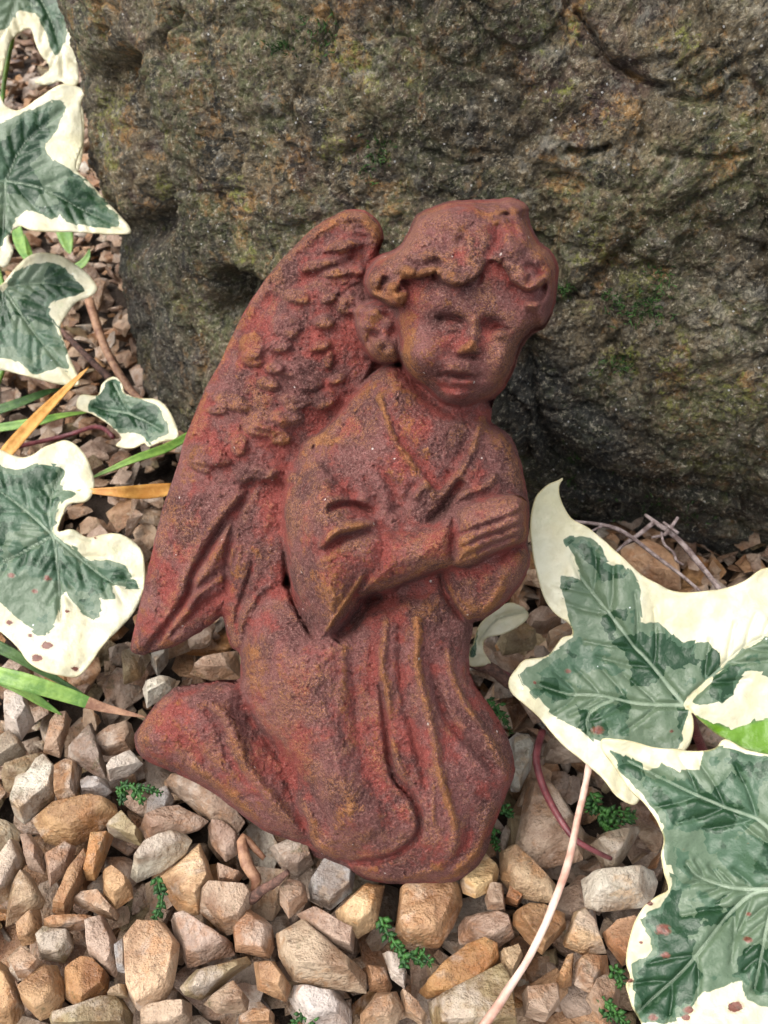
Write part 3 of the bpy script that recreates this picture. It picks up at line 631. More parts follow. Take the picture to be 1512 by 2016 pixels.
# ------------------------------------------------------------------ boulder
def build_boulder():
    c = np.array([.42, 1.75, .35])*h
    def nrm(v): v = np.array(v, float); return v/np.linalg.norm(v)
    pl = [(( -.30, -.925, .25), (.16, .965, .56)),      # main face
          ((-.20, -.80, -.42), (.35, .80, .22)),        # undercut
          ((-.72, -.68, .10), (-.30, 1.13, .45)),       # corner bevel
          ((-.97, -.22, .02), (-.46, 1.35, .40)),       # left flank
          ((-.15, -.62, .75), (.2, 1.10, .98)), ((0, -.15, 1), (0, 1.5, 1.32)),
          ((1, -.2, .1), (2.3, 1.6, .5)), ((.5, .8, .1), (1, 3.2, .5)), ((-.5, .8, .1), (-.2, 3, .5)), ((0, 0, -1), (0, 1.7, -.25)), ((.25, -.95, .1), (1.1, .83, .4))]
    na, ne = 840, 600
    a = np.linspace(-1, 1, na+1)[:-1]; az = -math.pi/2 - .12 + math.pi*(.38*a+.62*a**5)*1.0
    az = -math.pi/2-.1+math.pi*np.sign(a)*(.42*abs(a)+.58*abs(a)**4)
    t = np.linspace(-1, 1, ne); el = .04+(math.pi/2)*np.sign(t)*(.55*abs(t)+.45*abs(t)**3); el = np.clip(el, -math.pi/2, math.pi/2)
    A, E = np.meshgrid(az, el); D = np.stack([np.cos(E)*np.cos(A), np.cos(E)*np.sin(A), np.sin(E)], -1)
    acc = 0; kpow = 26
    for n, p in pl:
        n = nrm(n); d0 = (np.array(p)*h-c)@n; q = np.maximum((D@n)/d0, 1e-6); acc = acc+q**kpow
    r = acc**(-1/kpow); P = c+D*r[..., None]
    # displacement
    Q = P/h
    w1, w2, cid = worley(Q*3.2+fbm(Q*4, 2)[..., None]*.25); disp = (cid-.5)*.022+(-.008)*np.exp(-((w2-w1)/.07)**2)
    w1, w2, cid = worley(Q*np.array([8, 8, 11])+fbm(Q*9, 2)[..., None]*.35); disp = disp+(cid-.5)*.008-.006*np.exp(-((w2-w1)/.08)**2)
    disp = disp+.020*fbm(Q*2.2, 3)+.007*fbm(Q*7, 4, .5)+.0045*fbm(Q*34, 5, .78)
    rid = 1-abs(perlin(Q*np.array([6, 6, 9])+3)); disp = disp-.022*np.clip(rid-.82, 0, 1)*5*.35
    px, py, z = project(P); front = (z < 2.2*h) & (z > 0)
    def dent(pts, w, amp, zf=Z0):
        nonlocal disp
        d, t_ = line_box(px, py, smooth_poly(tr(zf, pts), 3, False) if len(pts) > 4 else tr(zf, pts), w*3)
        disp = disp-amp*np.exp(-(d/w)**2)*front
    dent([1132, 20, 1175, 75, 1200, 120, 1270, 160, 1320, 172], 6, .022); dent([1320, 150, 1380, 100, 1420, 90], 5, .008)
    dent([1320, 190, 1400, 200, 1460, 150, 1512, 190], 8, .012); dent([1010, 470, 1080, 500, 1130, 600], 8, .012)
    dent([330, 20, 300, 90, 340, 160], 8, .02); dent([1120, 300, 1160, 305, 1200, 290], 6, .02)
    dent([830, 300, 900, 325, 940, 320], 5, .012); dent([1300, 300, 1400, 310, 1480, 300], 6, .012)
    dent([210, 140, 250, 250, 280, 330, 290, 420, 270, 460], 34, .09); dent([500, 600, 450, 560, 440, 620], 26, .07); dent([560, 560, 480, 640, 470, 700], 16, .05)
    dent([1040, 700, 1020, 800, 1060, 880, 1180, 980, 1300, 1040], 40, .02)
    wet_shade = np.exp(-(line_box(px, py, tr(Z0, [1000, 750, 1080, 800, 1160, 860]), 240)[0]/85)**2)+.9*np.exp(-(line_box(px, py, tr(Z0, [1050, 930, 1300, 1090, 1500, 1130]), 330)[0]/110)**2)+.8*np.exp(-(line_box(px, py, tr(Z0, [240, 500, 270, 640, 330, 740]), 260)[0]/75)**2)  # painted darker: shade beside the head, wet undercut base, lower left flank
    wet_shade = np.clip(wet_shade*front+.35*fbm(Q*9, 3)*(wet_shade > .05), 0, 1)
    P = P+D*disp[..., None]*h
    I = np.arange(ne*na).reshape(ne, na); J = np.roll(I, -1, 1)
    F = np.stack([I[:-1], J[:-1], J[1:], I[1:]], -1).reshape(-1, 4)
    o = mesh_obj('boulder', P.reshape(-1, 3), F, M_ROCK, origin=(c[0], c[1], 0), attrs={'wet_shade': wet_shade.ravel()})
    tag(o, 'large dark boulder with moss and lichen standing behind the angel figurine', 'boulder')
    return P, px, py, z
RP, RPX, RPY, RZ = build_boulder()

# ------------------------------------------------------------------ gravel
TONES = {'o': (.42, .255, .145), 'O': (.42, .235, .10), 'b': (.45, .33, .23), 'p': (.42, .315, .245), 'g': (.32, .26, .21), 'w': (.56, .51, .44), 'c': (.62, .44, .26), 'd': (.22, .13, .075), 'm': (.30, .24, .14), 'G': (.42, .41, .40)}
def hull_mesh(name, pts, bev=.0004, noise=.0005, seed=0, sub=True):
    bm = bmesh.new()
    for p in pts: bm.verts.new(p)
    r = bmesh.ops.convex_hull(bm, input=bm.verts)
    bmesh.ops.delete(bm, geom=[v for v in bm.verts if not v.link_faces], context='VERTS')
    bmesh.ops.dissolve_limit(bm, angle_limit=R(9), verts=bm.verts, edges=bm.edges)
    bmesh.ops.bevel(bm, geom=bm.edges[:], offset=bev, segments=1, affect='EDGES', clamp_overlap=True)
    bmesh.ops.triangulate(bm, faces=bm.faces[:])
    if sub:
        for _ in range(2):
            L = [e for e in bm.edges if e.calc_length() > .0022]
            if L: bmesh.ops.subdivide_edges(bm, edges=L, cuts=1)
            bmesh.ops.triangulate(bm, faces=bm.faces[:])
    V = np.array([v.co[:] for v in bm.verts])
    V = V+np.stack([fbm(V/.004+seed*3.1+q*9, 2) for q in range(3)], -1)*noise
    F = [[v.index for v in f.verts] for f in (bm.verts.index_update() or bm.faces)]
    bm.free()
    me = bpy.data.meshes.new(name); me.from_pydata(V.tolist(), [], F)
    me.polygons.foreach_set('use_smooth', [True]*len(me.polygons)); me.set_sharp_from_angle(angle=R(32)); me.materials.append(M_ST)
    return me, V, F
stones_px = []; stone_foot = []
rs = random.Random(11)
def traced_stone(z, tone, pts, ztop=.0065, thick=.009, label=None):
    P = tr(z, pts)
    W = at_z(P[:, 0], P[:, 1], ztop-.003); c = W.mean(0); c[2] = ztop
    L = W-c; size = np.linalg.norm(L[:, :2], axis=1).mean()
    t = min(thick, size*.75)
    off = np.array([rs.uniform(-.25, .25), rs.uniform(-.1, .3), 0])*size
    slope = np.array([rs.uniform(-.28, .28), rs.uniform(-.35, .1)])
    k = rs.uniform(.55, .88)
    pts3 = []
    for q in L:
        pts3.append((q[0], q[1], -.003+rs.uniform(-.0012, .0012)))
        a = np.array([q[0], q[1], 0])*k+off*(1-k)*2
        pts3.append((a[0], a[1], t*.36+(a[0]*slope[0]+a[1]*slope[1])+rs.uniform(-.0006, .0006)))
        a = np.array([q[0], q[1], 0])*.82; pts3.append((a[0], a[1], -t*rs.uniform(.8, 1.1)))
    me, V, F = hull_mesh('stone', pts3, size*.022, .00022, rs.random()*50)
    o = bpy.data.objects.new('stone', me); COL.objects.link(o); o.parent = gravel_bed; o.location = c
    cr = TONES[tone]; j = rs.uniform(.9, 1.12); o.color = (cr[0]*j, cr[1]*j*rs.uniform(.96, 1.04), cr[2]*j*rs.uniform(.9, 1.08), 1)
    if label: o['label'] = label
    stone_foot.append((c[:2], W[:, :2])); stones_px.append(P)
TS = [
 (ZG,'w',[20,60,60,20,110,40,145,150,95,235,20,185],'bleached white stone near the left edge'),(ZG,'g',[0,230,50,205,100,250,105,285,50,320,-20,360]),(ZG,'m',[5,380,120,320,190,290,200,330,130,440,20,450]),
 (ZG,'w',[75,420,150,330,200,300,255,360,240,480,110,600,65,560,85,480]),(ZG,'o',[245,350,300,305,345,330,345,500,255,510,245,460]),(ZG,'b',[205,180,250,140,300,135,285,230,250,300,190,290]),
 (ZG,'g',[290,260,390,160,395,250,450,340,450,400,420,400,370,350,290,300]),(ZG,'p',[410,250,480,200,560,170,580,230,560,290,470,310,420,290]),(ZG,'w',[455,390,480,340,560,280,615,340,540,380,470,410]),
 (ZG,'G',[340,425,385,400,460,410,485,460,440,485,350,490]),(ZG,'o',[135,580,170,540,300,520,420,490,500,510,510,550,400,640,290,690,190,670]),(ZG,'m',[455,600,530,540,620,640,610,690,520,660,460,630]),
 (ZG,'O',[365,825,410,650,485,640,440,760,410,835],'small bright orange oblong stone'),(ZG,'w',[550,810,620,700,700,650,780,620,820,660,790,720,700,780,580,835],'long white stone left of the skirt hem'),
 (ZG,'c',[680,820,740,780,800,700,850,665,885,740,915,850,870,900,850,985,760,970,710,900],'pale cream block-shaped stone'),(ZG,'G',[625,520,660,470,720,440,740,480,720,560,650,610,625,590]),
 (ZG,'b',[590,600,700,540,780,520,890,580,860,610,790,620,700,660,630,675]),(ZG,'p',[695,410,800,400,870,450,980,500,1045,590,1010,635,900,580,830,500,700,430]),(ZG,'p',[880,600,940,600,1020,660,1010,720,960,750,900,680]),
 (ZG,'g',[1140,690,1250,660,1320,700,1335,760,1270,810,1200,790]),(ZG,'b',[920,770,1040,800,1010,850,930,850]),(ZG,'p',[845,900,880,865,1060,865,1090,900,1030,1040,960,1060,850,970],'rounded pinkish-brown stone'),
 (ZG,'o',[440,800,480,785,560,840,570,900,490,950,440,890]),(ZG,'b',[310,920,350,895,440,890,515,980,500,1010,420,970,320,930]),(ZG,'o',[225,970,300,800,380,705,395,740,330,860,280,985]),
 (ZG,'b',[190,740,290,665,330,690,300,780,220,860]),(ZG,'p',[90,640,130,630,195,720,190,800,120,780]),(ZG,'b',[40,860,100,775,150,830,200,920,180,950,110,990,20,1030,40,940]),
 (ZG,'o',[75,1030,170,950,185,1040,150,1100,90,1110]),(ZG,'o',[180,1020,230,1000,400,990,440,1000,350,1045,220,1050]),(ZG,'p',[370,1010,450,980,510,1110,510,1200,490,1240,440,1210,380,1150,370,1080]),
 (ZG,'m',[155,1090,190,1045,310,1060,320,1120,270,1180,180,1170]),(ZG,'b',[45,1180,110,1120,190,1180,150,1240,80,1250]),(ZG,'o',[75,1300,180,1190,240,1185,275,1260,280,1340,250,1400,180,1430,100,1360]),
 (ZG,'O',[270,1220,350,1160,410,1170,470,1240,460,1310,360,1390,280,1340]),(ZG,'o',[-30,1140,30,1190,80,1290,100,1380,60,1450,-30,1450]),
 (ZG,'c',[540,1100,600,1010,700,1010,770,1110,740,1290,690,1350,590,1390,550,1320,550,1200],'large yellow-cream faceted stone near the bottom edge'),(ZG,'G',[500,1120,545,1080,545,1230,505,1220]),
 (ZG,'p',[720,990,770,975,900,1050,990,1100,1000,1140,940,1160,850,1170,790,1200,750,1090]),(ZG,'o',[990,1040,1060,950,1160,1020,1170,1110,1150,1165,1000,1135]),(ZG,'m',[765,1290,840,1210,1050,1150,1070,1180,960,1270,850,1340,790,1330]),
 (ZG,'o',[1075,1170,1170,1170,1180,1200,1240,1280,1220,1350,1090,1290]),(ZG,'p',[860,1350,960,1270,990,1260,1060,1340,1050,1390,920,1400]),
 (ZG,'p',[1170,1050,1290,990,1360,1060,1420,1120,1560,1230,1560,1310,1380,1290,1250,1260,1180,1150],'large flat pinkish stone at the bottom centre'),(ZG,'p',[1260,980,1330,950,1430,1000,1512,1060,1500,1140,1420,1110,1340,1040]),
 (ZG,'w',[1225,1330,1250,1270,1340,1280,1440,1300,1500,1380,1500,1460,1300,1460]),(ZG,'b',[1185,880,1230,830,1300,850,1310,920,1230,990,1190,930]),
 (ZG,'G',[1310,850,1370,760,1440,750,1510,800,1500,880,1400,950,1320,910],'rounded grey stone touching the skirt hem'),(ZG,'b',[590,1390,640,1370,820,1350,820,1430,750,1470,600,1460]),(ZG,'m',[210,1410,340,1380,450,1340,520,1330,570,1400,560,1470,220,1470]),
 (ZG,'b',[480,1300,540,1270,545,1330,460,1340]),(ZG,'o',[1015,1420,1080,1380,1170,1400,1170,1460,1020,1460]),(ZG,'w',[-20,580,60,590,100,640,60,700,-20,760]),(ZG,'b',[0,770,80,660,110,740,40,900,-20,950]),
 (ZK,'c',[345,640,420,590,480,520,560,530,540,620,520,700,440,750,360,700]),(ZK,'o',[600,730,620,540,700,500,880,520,890,600,850,700,790,800,700,780,650,795],'chunky brown stone directly under the skirt'),
 (ZK,'c',[875,510,950,440,990,400,1045,460,1020,550,940,590,890,560]),(ZK,'p',[1095,430,1125,310,1160,70,1260,80,1320,150,1380,250,1410,300,1400,430,1250,450,1110,460],'large pale triangular stone right of the skirt'),
 (ZK,'b',[1040,390,1090,350,1120,370,1110,460,1200,480,1300,540,1280,610,1200,600,1100,560,1045,500]),(ZK,'b',[980,580,1000,530,1060,530,1070,640,990,640]),(ZK,'o',[1060,600,1080,540,1140,590,1120,620]),
 (ZK,'p',[865,700,900,660,1040,655,1100,680,1110,750,1020,800,950,790,870,770]),(ZK,'o',[1100,650,1150,610,1220,620,1320,650,1330,700,1220,830,1150,760,1100,690]),(ZK,'c',[1315,770,1360,640,1410,610,1460,690,1500,820,1400,820,1320,790]),
 (ZB,'w',[605,810,650,790,800,775,960,770,980,830,940,960,690,985,620,960],'white rectangular stone beside the lower ivy leaf'),(ZK,'O',[700,970,790,870,900,790,980,765,1040,800,1050,850,980,930,860,1000,730,1010],'orange-brown wedge stone at the bottom edge'),
 (ZK,'m',[740,1020,860,1010,990,920,1050,860,1100,960,1120,1150,760,1150]),(ZK,'b',[1040,820,1130,780,1145,820,1100,930,1060,900]),(ZK,'b',[450,1080,520,990,610,980,640,1060,600,1130,450,1130]),(ZK,'b',[620,980,700,1040,740,1090,720,1130,640,1080]),
 (ZK,'o',[1280,940,1330,830,1360,830,1350,960,1310,970]),(ZK,'o',[1360,860,1400,820,1500,830,1512,900,1440,1000,1360,960]),(ZK,'p',[1140,980,1290,950,1300,1030,1240,1110,1150,1080]),(ZK,'b',[1410,1010,1440,940,1512,900,1560,960,1540,1080,1470,1100]),
 (ZK,'w',[545,810,600,820,650,900,640,970,580,930]),(ZK,'o',[460,870,560,880,590,950,570,990,490,980]),(ZB,'g',[640,650,700,600,880,560,900,570,830,700,770,780,720,770]),(ZB,'G',[245,130,340,125,370,180,360,290,300,385,260,390,270,280],'pale grey flint peeking out right of the skirt'),
 (ZB,'o',[700,1090,760,1030,850,1010,900,1060,880,1200,800,1240,720,1150]),(ZA,'o',[790,400,900,370,1000,430,1080,500,1090,600,900,560,800,480]),(ZA,'m',[190,850,240,790,330,800,385,850,370,890,220,910]),(ZA,'p',[330,740,400,700,480,730,510,760,420,810,350,800]),
 (ZA,'b',[430,840,540,780,560,815,500,840,440,890]),(ZA,'g',[420,1350,480,1340,600,1440,540,1450,420,1440]),(ZA,'G',[270,1340,340,1310,370,1370,350,1480,300,1580,260,1560]),
 (ZS,'b',[245,235,300,190,420,150,440,250,330,262]),(ZS,'w',[75,290,150,255,200,260,190,300,90,360]),(ZS,'m',[0,180,60,160,110,170,70,250,10,280]),(ZS,'G',[105,200,120,150,170,130,170,190,130,240]),
]
for t in TS: traced_stone(t[0], t[1], t[2], .0062+rs.uniform(-.001, .0022), .010, t[3] if len(t) > 3 else None)

LIB = []; LOW = []
for i in range(18):
    r_ = random.Random(100+i); n = r_.randint(7, 12); ax = (1, r_.uniform(.5, .85), r_.uniform(.22, .45)); pts = []
    for _ in range(n):
        v = Vector((r_.gauss(0, 1), r_.gauss(0, 1), r_.gauss(0, 1))).normalized(); m = max(abs(v.x), abs(v.y), abs(v.z))
        v = v*(.5+.5/m*.72)*r_.uniform(.85, 1.05); pts.append((v.x*ax[0]*.01, v.y*ax[1]*.01, v.z*ax[2]*.01))
    LIB.append(hull_mesh('stone', pts, .00022, .00025, i)+(ax,)); LOW.append(hull_mesh('stone_plain', pts, .00025, .0001, i, False)[1:])
def fill_gravel():
    res = .0016; X0, X1, Y0, Y1 = -.42, .46, -.03, .85
    nx, ny = int((X1-X0)/res), int((Y1-Y0)/res); gx = X0+(np.arange(nx)+.5)*res; gy = Y0+(np.arange(ny)+.5)*res
    HM = np.full((ny, nx), -.020); cov = np.zeros((ny, nx), bool); GX, GY = np.meshgrid(gx, gy)
    for c, W in stone_foot:
        k = inside(GX, GY, W); cov |= k
    rr = random.Random(5); placed = []
    Oo = smooth_poly(OUT, 2)
    cand = [(rr.uniform(X0, X1), Y0+(Y1-Y0)*rr.random()**1.35) for _ in range(30000)]
    rockmin = lambda x: None
    for x, y in cand:
        if (y > 1.42*h and x > -.40*h) or abs(x) > .34: continue
        s = rr.choice((.28, .36, .45, .55, .65, .8, .95))*(1.0 if rr.random() < .8 else 1.25)
        li = rr.randrange(len(LIB)); me, V, F, ax = LIB[li]
        tilt = rr.gauss(0, .35); tilt2 = rr.gauss(0, .35)
        if rr.random() < .12: tilt = rr.uniform(-1.3, 1.3)
        E = Euler((tilt, tilt2, rr.uniform(0, 6.28))); Mx = np.array(E.to_matrix())
        W = (V[::2]*s)@Mx.T; lo, hi = W.min(0), W.max(0)
        i0, i1 = int((x+lo[0]*.75-X0)/res), int((x+hi[0]*.75-X0)/res)+1; j0, j1 = int((y+lo[1]*.75-Y0)/res), int((y+hi[1]*.75-Y0)/res)+1
        if i0 < 0 or j0 < 0 or i1 >= nx or j1 >= ny: continue
        P = HM[j0:j1, i0:i1]; cv = cov[j0:j1, i0:i1].mean()
        hm = P.mean()*.6+P.max()*.4
        lim = .0008 if cv < .12 else -.0040
        z = hm-lo[2]*.62
        if hm > lim-.002 or z+hi[2] > (.0085 if cv < .12 else .0024): continue
        # keep clear of the figurine
        pc = np.array([x, y, z]); dpl = (pc-F0)@FN; ppx, ppy, pz = project(pc)
        if dpl > -.004 and dpl < .02 and inside(np.array([ppx]), np.array([ppy]), Oo)[0] and z > -.004 and dpl < .012: continue
        placed.append((li, s, E, Mx, x, y, z, cv))
        ii, jj = np.meshgrid(np.arange(i0, i1), np.arange(j0, j1)); q = ((gx[ii]-x)/(hi[0]+1e-9))**2+((gy[jj]-y)/(hi[1]+1e-9))**2
        top = z+hi[2]*np.sqrt(np.clip(1-q, 0, 1)); HM[j0:j1, i0:i1] = np.where(q < 1, np.maximum(P, top), P)
    # visible ones by size
    sc = []
    for i, (li, s, E, Mx, x, y, z, cv) in enumerate(placed):
        ppx, ppy, pz = project(np.array([x, y, z])); vis = -30 < ppx < 1540 and -30 < ppy < 2050 and cv < .3 and z > -.010
        if vis and inside(np.array([ppx]), np.array([ppy]), Oo)[0]: vis = False
        if y > .9*h and x > -.45*h and ppx > 330: vis = False
        if vis: sc.append((s/pz, i))
    sc.sort(reverse=True); ind = {i for _, i in sc[:205]}
    ton = 'oobbbpppggmwdpbO'; VV = []; FF = []; TC = []; nv = 0
    low = {}
    for i, (li, s, E, Mx, x, y, z, cv) in enumerate(placed):
        cr = np.array(TONES[rr.choice(ton)])*rr.uniform(.8, 1.1)
        me, V, F, ax = LIB[li]
        if i in ind:
            o = bpy.data.objects.new('stone', me); COL.objects.link(o); o.parent = gravel_bed; o.location = (x, y, z); o.rotation_euler = E; o.scale = (s, s, s)
            o.color = (*cr, 1)
        else:
            px_, py_, pz_ = project(np.array([x, y, z]))
            V, F = LOW[li]; W = (V*s)@Mx.T+np.array([x, y, z]); VV.append(W); FF.append(np.array(F)+nv); nv += len(V); TC.append(np.tile(cr, (len(V), 1)))
    o = mesh_obj('gravel', np.concatenate(VV), np.concatenate(FF), M_STB, gravel_bed, attrs={'tone': np.concatenate(TC)}, sharp=R(32)); o['kind'] = 'stuff'
    print('stones placed', len(placed), 'individual', len(ind), 'verts', nv)
    return HM
fill_gravel()

# ------------------------------------------------------------------ ivy leaves
def unit(v): v = np.array(v, float); return v/np.linalg.norm(v)
def leaf(parent, z, out, green, veins, center, cdepth, nrm, step=4., lime=(), spots=(), curl=(0, 0, 0), seed=0, label=None, side=True, smooth=4, wav=.0022):
    O = smooth_poly(tr(z, out), smooth); N = unit(nrm); P0 = at(center[0], center[1], cdepth)
    x0, y0 = O.min(0)-step*2; x1, y1 = O.max(0)+step*2
    X, Y = np.meshgrid(np.arange(x0, x1, step), np.arange(y0, y1, step))
    sd, bx, by = sdf(X, Y, O); mm = cdepth*h/FPX*1000
    gd = np.full(X.shape, -99.)
    for g in green: gd = np.maximum(gd, sdf(X, Y, smooth_poly(tr(z, g), 2))[0])
    vd = np.full(X.shape, 99.)
    for vv in veins:
        P = smooth_poly(tr(z, vv), 3, False); d, _, _, t = seg_dist(X, Y, P, False); vd = np.minimum(vd, d*mm+.28*t-.10)
        if side:                                    # side veins
            n = len(P); L = np.linalg.norm(P[-1]-P[0])
            for q in np.arange(.22, .9, .17):
                i = int(q*(n-1)); p = P[i]; tdir = P[min(i+1, n-1)]-P[max(i-1, 0)]; tdir = tdir/(np.linalg.norm(tdir)+1e-9)
                if np.dot(P[-1]-P[0], tdir) < 0: tdir = -tdir
                for sg in (-1, 1):
                    a = sg*.85; dd = np.array([tdir[0]*math.cos(a)-tdir[1]*math.sin(a), tdir[0]*math.sin(a)+tdir[1]*math.cos(a)])
                    ln = L*.30*(1-q*.5); mid = p+dd*ln*.5+tdir*ln*.06; e = p+dd*ln+tdir*ln*.25
                    S = smooth_poly(np.array([p, mid, e]), 3, False); d, _, _, t = seg_dist(X, Y, S, False); vd = np.minimum(vd, d*mm+.30+.25*t)
    sp_ = np.zeros(X.shape)
    for sx, sy, sr in spots: sp_ = np.maximum(sp_, np.exp(-(((X-sx)**2*(.6+.8*((sx*7) % 1))+(Y-sy)**2*(1.3-.6*((sy*3) % 1)))/(sr*.52)**2)))
    li = np.zeros(X.shape)
    for g in lime: li = np.maximum(li, np.clip(sdf(X, Y, tr(z, g))[0]/10+.5, 0, 1))
    inc = sd > -.5*step; kk = inc.copy()
    for a in (-1, 0, 1):
        for b in (-1, 0, 1): kk &= np.roll(np.roll(inc, a, 0), b, 1)
    snap = inc & ((sd < .5*step) | ~kk); XX = np.where(snap, bx, X); YY = np.where(snap, by, Y)
    dx = (XX-center[0])/400.; dy = (YY-center[1])/400.
    H = curl[0]*dx*dx+curl[1]*dy*dy+curl[2]*dx*dy
    H = H+wav*fbm(np.stack([XX/190+seed, YY/190, XX*0+seed], -1), 2)+.0006*fbm(np.stack([XX/50+seed, YY/50, XX*0], -1), 2)
    H = H-.0012*np.exp(-(vd/.8)**2)+.0012*np.exp(-(np.maximum(sd, 0)/14)**2)*perlin(np.stack([XX/60, YY/60, XX*0+seed], -1))
    P = on_plane(XX, YY, P0, N, 0)+H[..., None]*N
    idx = np.full(X.shape, -1); idx[inc] = np.arange(inc.sum())
    f = np.stack([idx[:-1, :-1], idx[1:, :-1], idx[1:, 1:], idx[:-1, 1:]], -1).reshape(-1, 4); f = f[(f >= 0).all(1)]
    o = mesh_obj('leaf', P[inc], f, M_LEAF, parent, attrs={'green': (gd*mm)[inc], 'vein': vd[inc], 'rim': (np.maximum(sd, 0)*mm)[inc], 'core': np.clip(gd*mm/6, 0, 1)[inc]*0+perlin(np.stack([X/90, Y/90, X*0+seed], -1))[inc], 'spot': sp_[inc], 'lime': li[inc]})
    md = o.modifiers.new('thickness', 'SOLIDIFY'); md.thickness = .00035; md.offset = -1
    if label: o['label'] = label
    return P0
def stem(parent, pts, rad, mat, name='stem', seg=8):
    P = np.array([at(x, y, d) for x, y, d in pts]); V, F = tube(P, rad, seg); return mesh_obj(name, V, F, mat, parent)

ivr = empty('ivy_vine', tuple(at_z(1420, 1560, 0))); tag(ivr, 'variegated cream and green ivy spreading over the gravel right of the angel figurine', 'ivy')
leaf(ivr, ZA, [525,70,490,92,425,130,375,185,352,290,360,400,390,540,430,650,480,715,540,757,560,812,510,830,440,915,330,938,288,980,250,1040,272,1110,400,1220,500,1340,610,1430,700,1510,770,1600,850,1640,890,1600,960,1480,1100,1381,1140,1310,1145,1230,1118,1162,1165,1222,1290,1312,1400,1372,1512,1408,1640,1400,1700,1200,1720,900,1650,560,1512,490,1400,552,1290,590,1200,606,1080,606,970,570,880,520,780,440,700,355,640,308,550,258,505,190,488,120],
     [[520,370,600,345,680,370,720,470,800,480,880,600,890,760,980,750,1050,830,1110,860,1230,840,1285,980,1130,1120,1115,1180,1090,1280,1060,1370,950,1370,700,1345,640,1300,560,1250,450,1190,370,1110,290,1010,400,940,490,880,560,830,545,740,520,640,510,540,605,555,560,430],
      [1130,1140,1280,990,1400,880,1512,820,1640,800,1640,980,1512,1010,1400,1000,1330,1110,1210,1160], [1150,1210,1330,1270,1512,1220,1640,1230,1640,1400,1512,1400,1400,1370,1290,1310]],
     [[1105,1155,960,970,830,830,700,660,600,530,560,440],[1105,1155,900,1150,700,1110,540,1100,400,1060],[1105,1155,1270,990,1400,880,1512,820,1640,760],[760,1130,660,1180,630,1240,640,1300]],
     (1300, 1330), .93, (-.10, -.45, .88), step=2.8,lime=[[1150,1210,1330,1270,1512,1220,1640,1230,1640,1400,1512,1400,1400,1370,1290,1310]],
     spots=[(1175,1438,15),(1118,1321,8),(1320,1440,6),(1052,1345,5)], curl=(.001, .003, .003), seed=3, label='big ivy leaf with broad cream edge and upturned pointed tip')
leaf(ivr, ZB, [710,145,790,148,870,156,1000,186,1160,196,1250,184,1300,140,1400,190,1512,218,1700,260,1800,600,1800,1400,1600,1700,1200,1700,960,1600,890,1500,850,1430,826,1340,842,1290,820,1210,850,1060,900,960,965,905,1030,870,1005,790,990,700,1003,620,960,520,900,440,830,370,760,270,705,195],
     [[720,180,820,220,900,270,970,270,990,240,1090,290,1180,290,1210,210,1300,180,1400,215,1600,280,1700,700,1700,1300,1560,1450,1400,1400,1400,1290,1290,1340,1200,1360,1150,1430,1120,1480,900,1500,845,1420,870,1330,850,1230,920,1200,950,1100,880,1010,990,960,1060,850,1030,760,1010,640,1000,540,930,440,850,350,770,250]],
     [[1560,870,1400,865,1300,850,1170,800,1120,740],[1560,870,1512,570,1300,470,1100,380,830,240],[1560,870,1440,890,1300,1020,1100,1260,960,1390,870,1470],[1560,870,1500,1100,1450,1350]],
     (1400, 1750), .80, (-.25, -.35, .90), step=2.6,spots=[(1305,1830,20),(1310,1880,12),(1473,1850,12),(1475,1800,7),(1280,1778,9),(1445,1980,22),(1355,1985,14),(1240,1930,10),(1350,2000,12),(1262,1855,6),(1285,2000,12)], curl=(.005, .004, -.003), seed=11, label='mottled ivy leaf with brown and red spots in the lower right corner')
leaf(ivr, ZA, [345,700,300,672,250,658,180,700,110,770,85,850,60,890,60,962,110,968,158,955,140,920,125,888,130,850,150,828,220,812,300,765,335,730],
     [[75,800,110,790,100,850,85,900,60,900]], [[340,700,200,740,110,850]], (980, 1250), 1.13, (.2, -.6, .75), step=3, curl=(.02, .02, 0), seed=5, side=False, label='small pale curled ivy leaf poking out from behind the skirt', wav=.001)
stem(ivr, [(1353,1389,.935),(1362,1420,.96),(1385,1480,1.01),(1420,1560,1.07)], .0011, M_REDS)
stem(ivr, [(1512,1744,.80),(1530,1640,.93),(1480,1580,1.03)], .0011, M_REDS)
stem(ivr, [(1068, 1440, 1.03), (1056, 1490, 1.00), (1068, 1545, .98), (1095, 1600, .955), (1130, 1650, .94), (1170, 1675, .94), (1202, 1690, .955)], [.0009, .0009, .0007, .0005], M_REDS)
stem(ivr, [(958,1305,1.14),(985,1322,1.14),(1010,1335,1.13)], .0008, M_REDS)

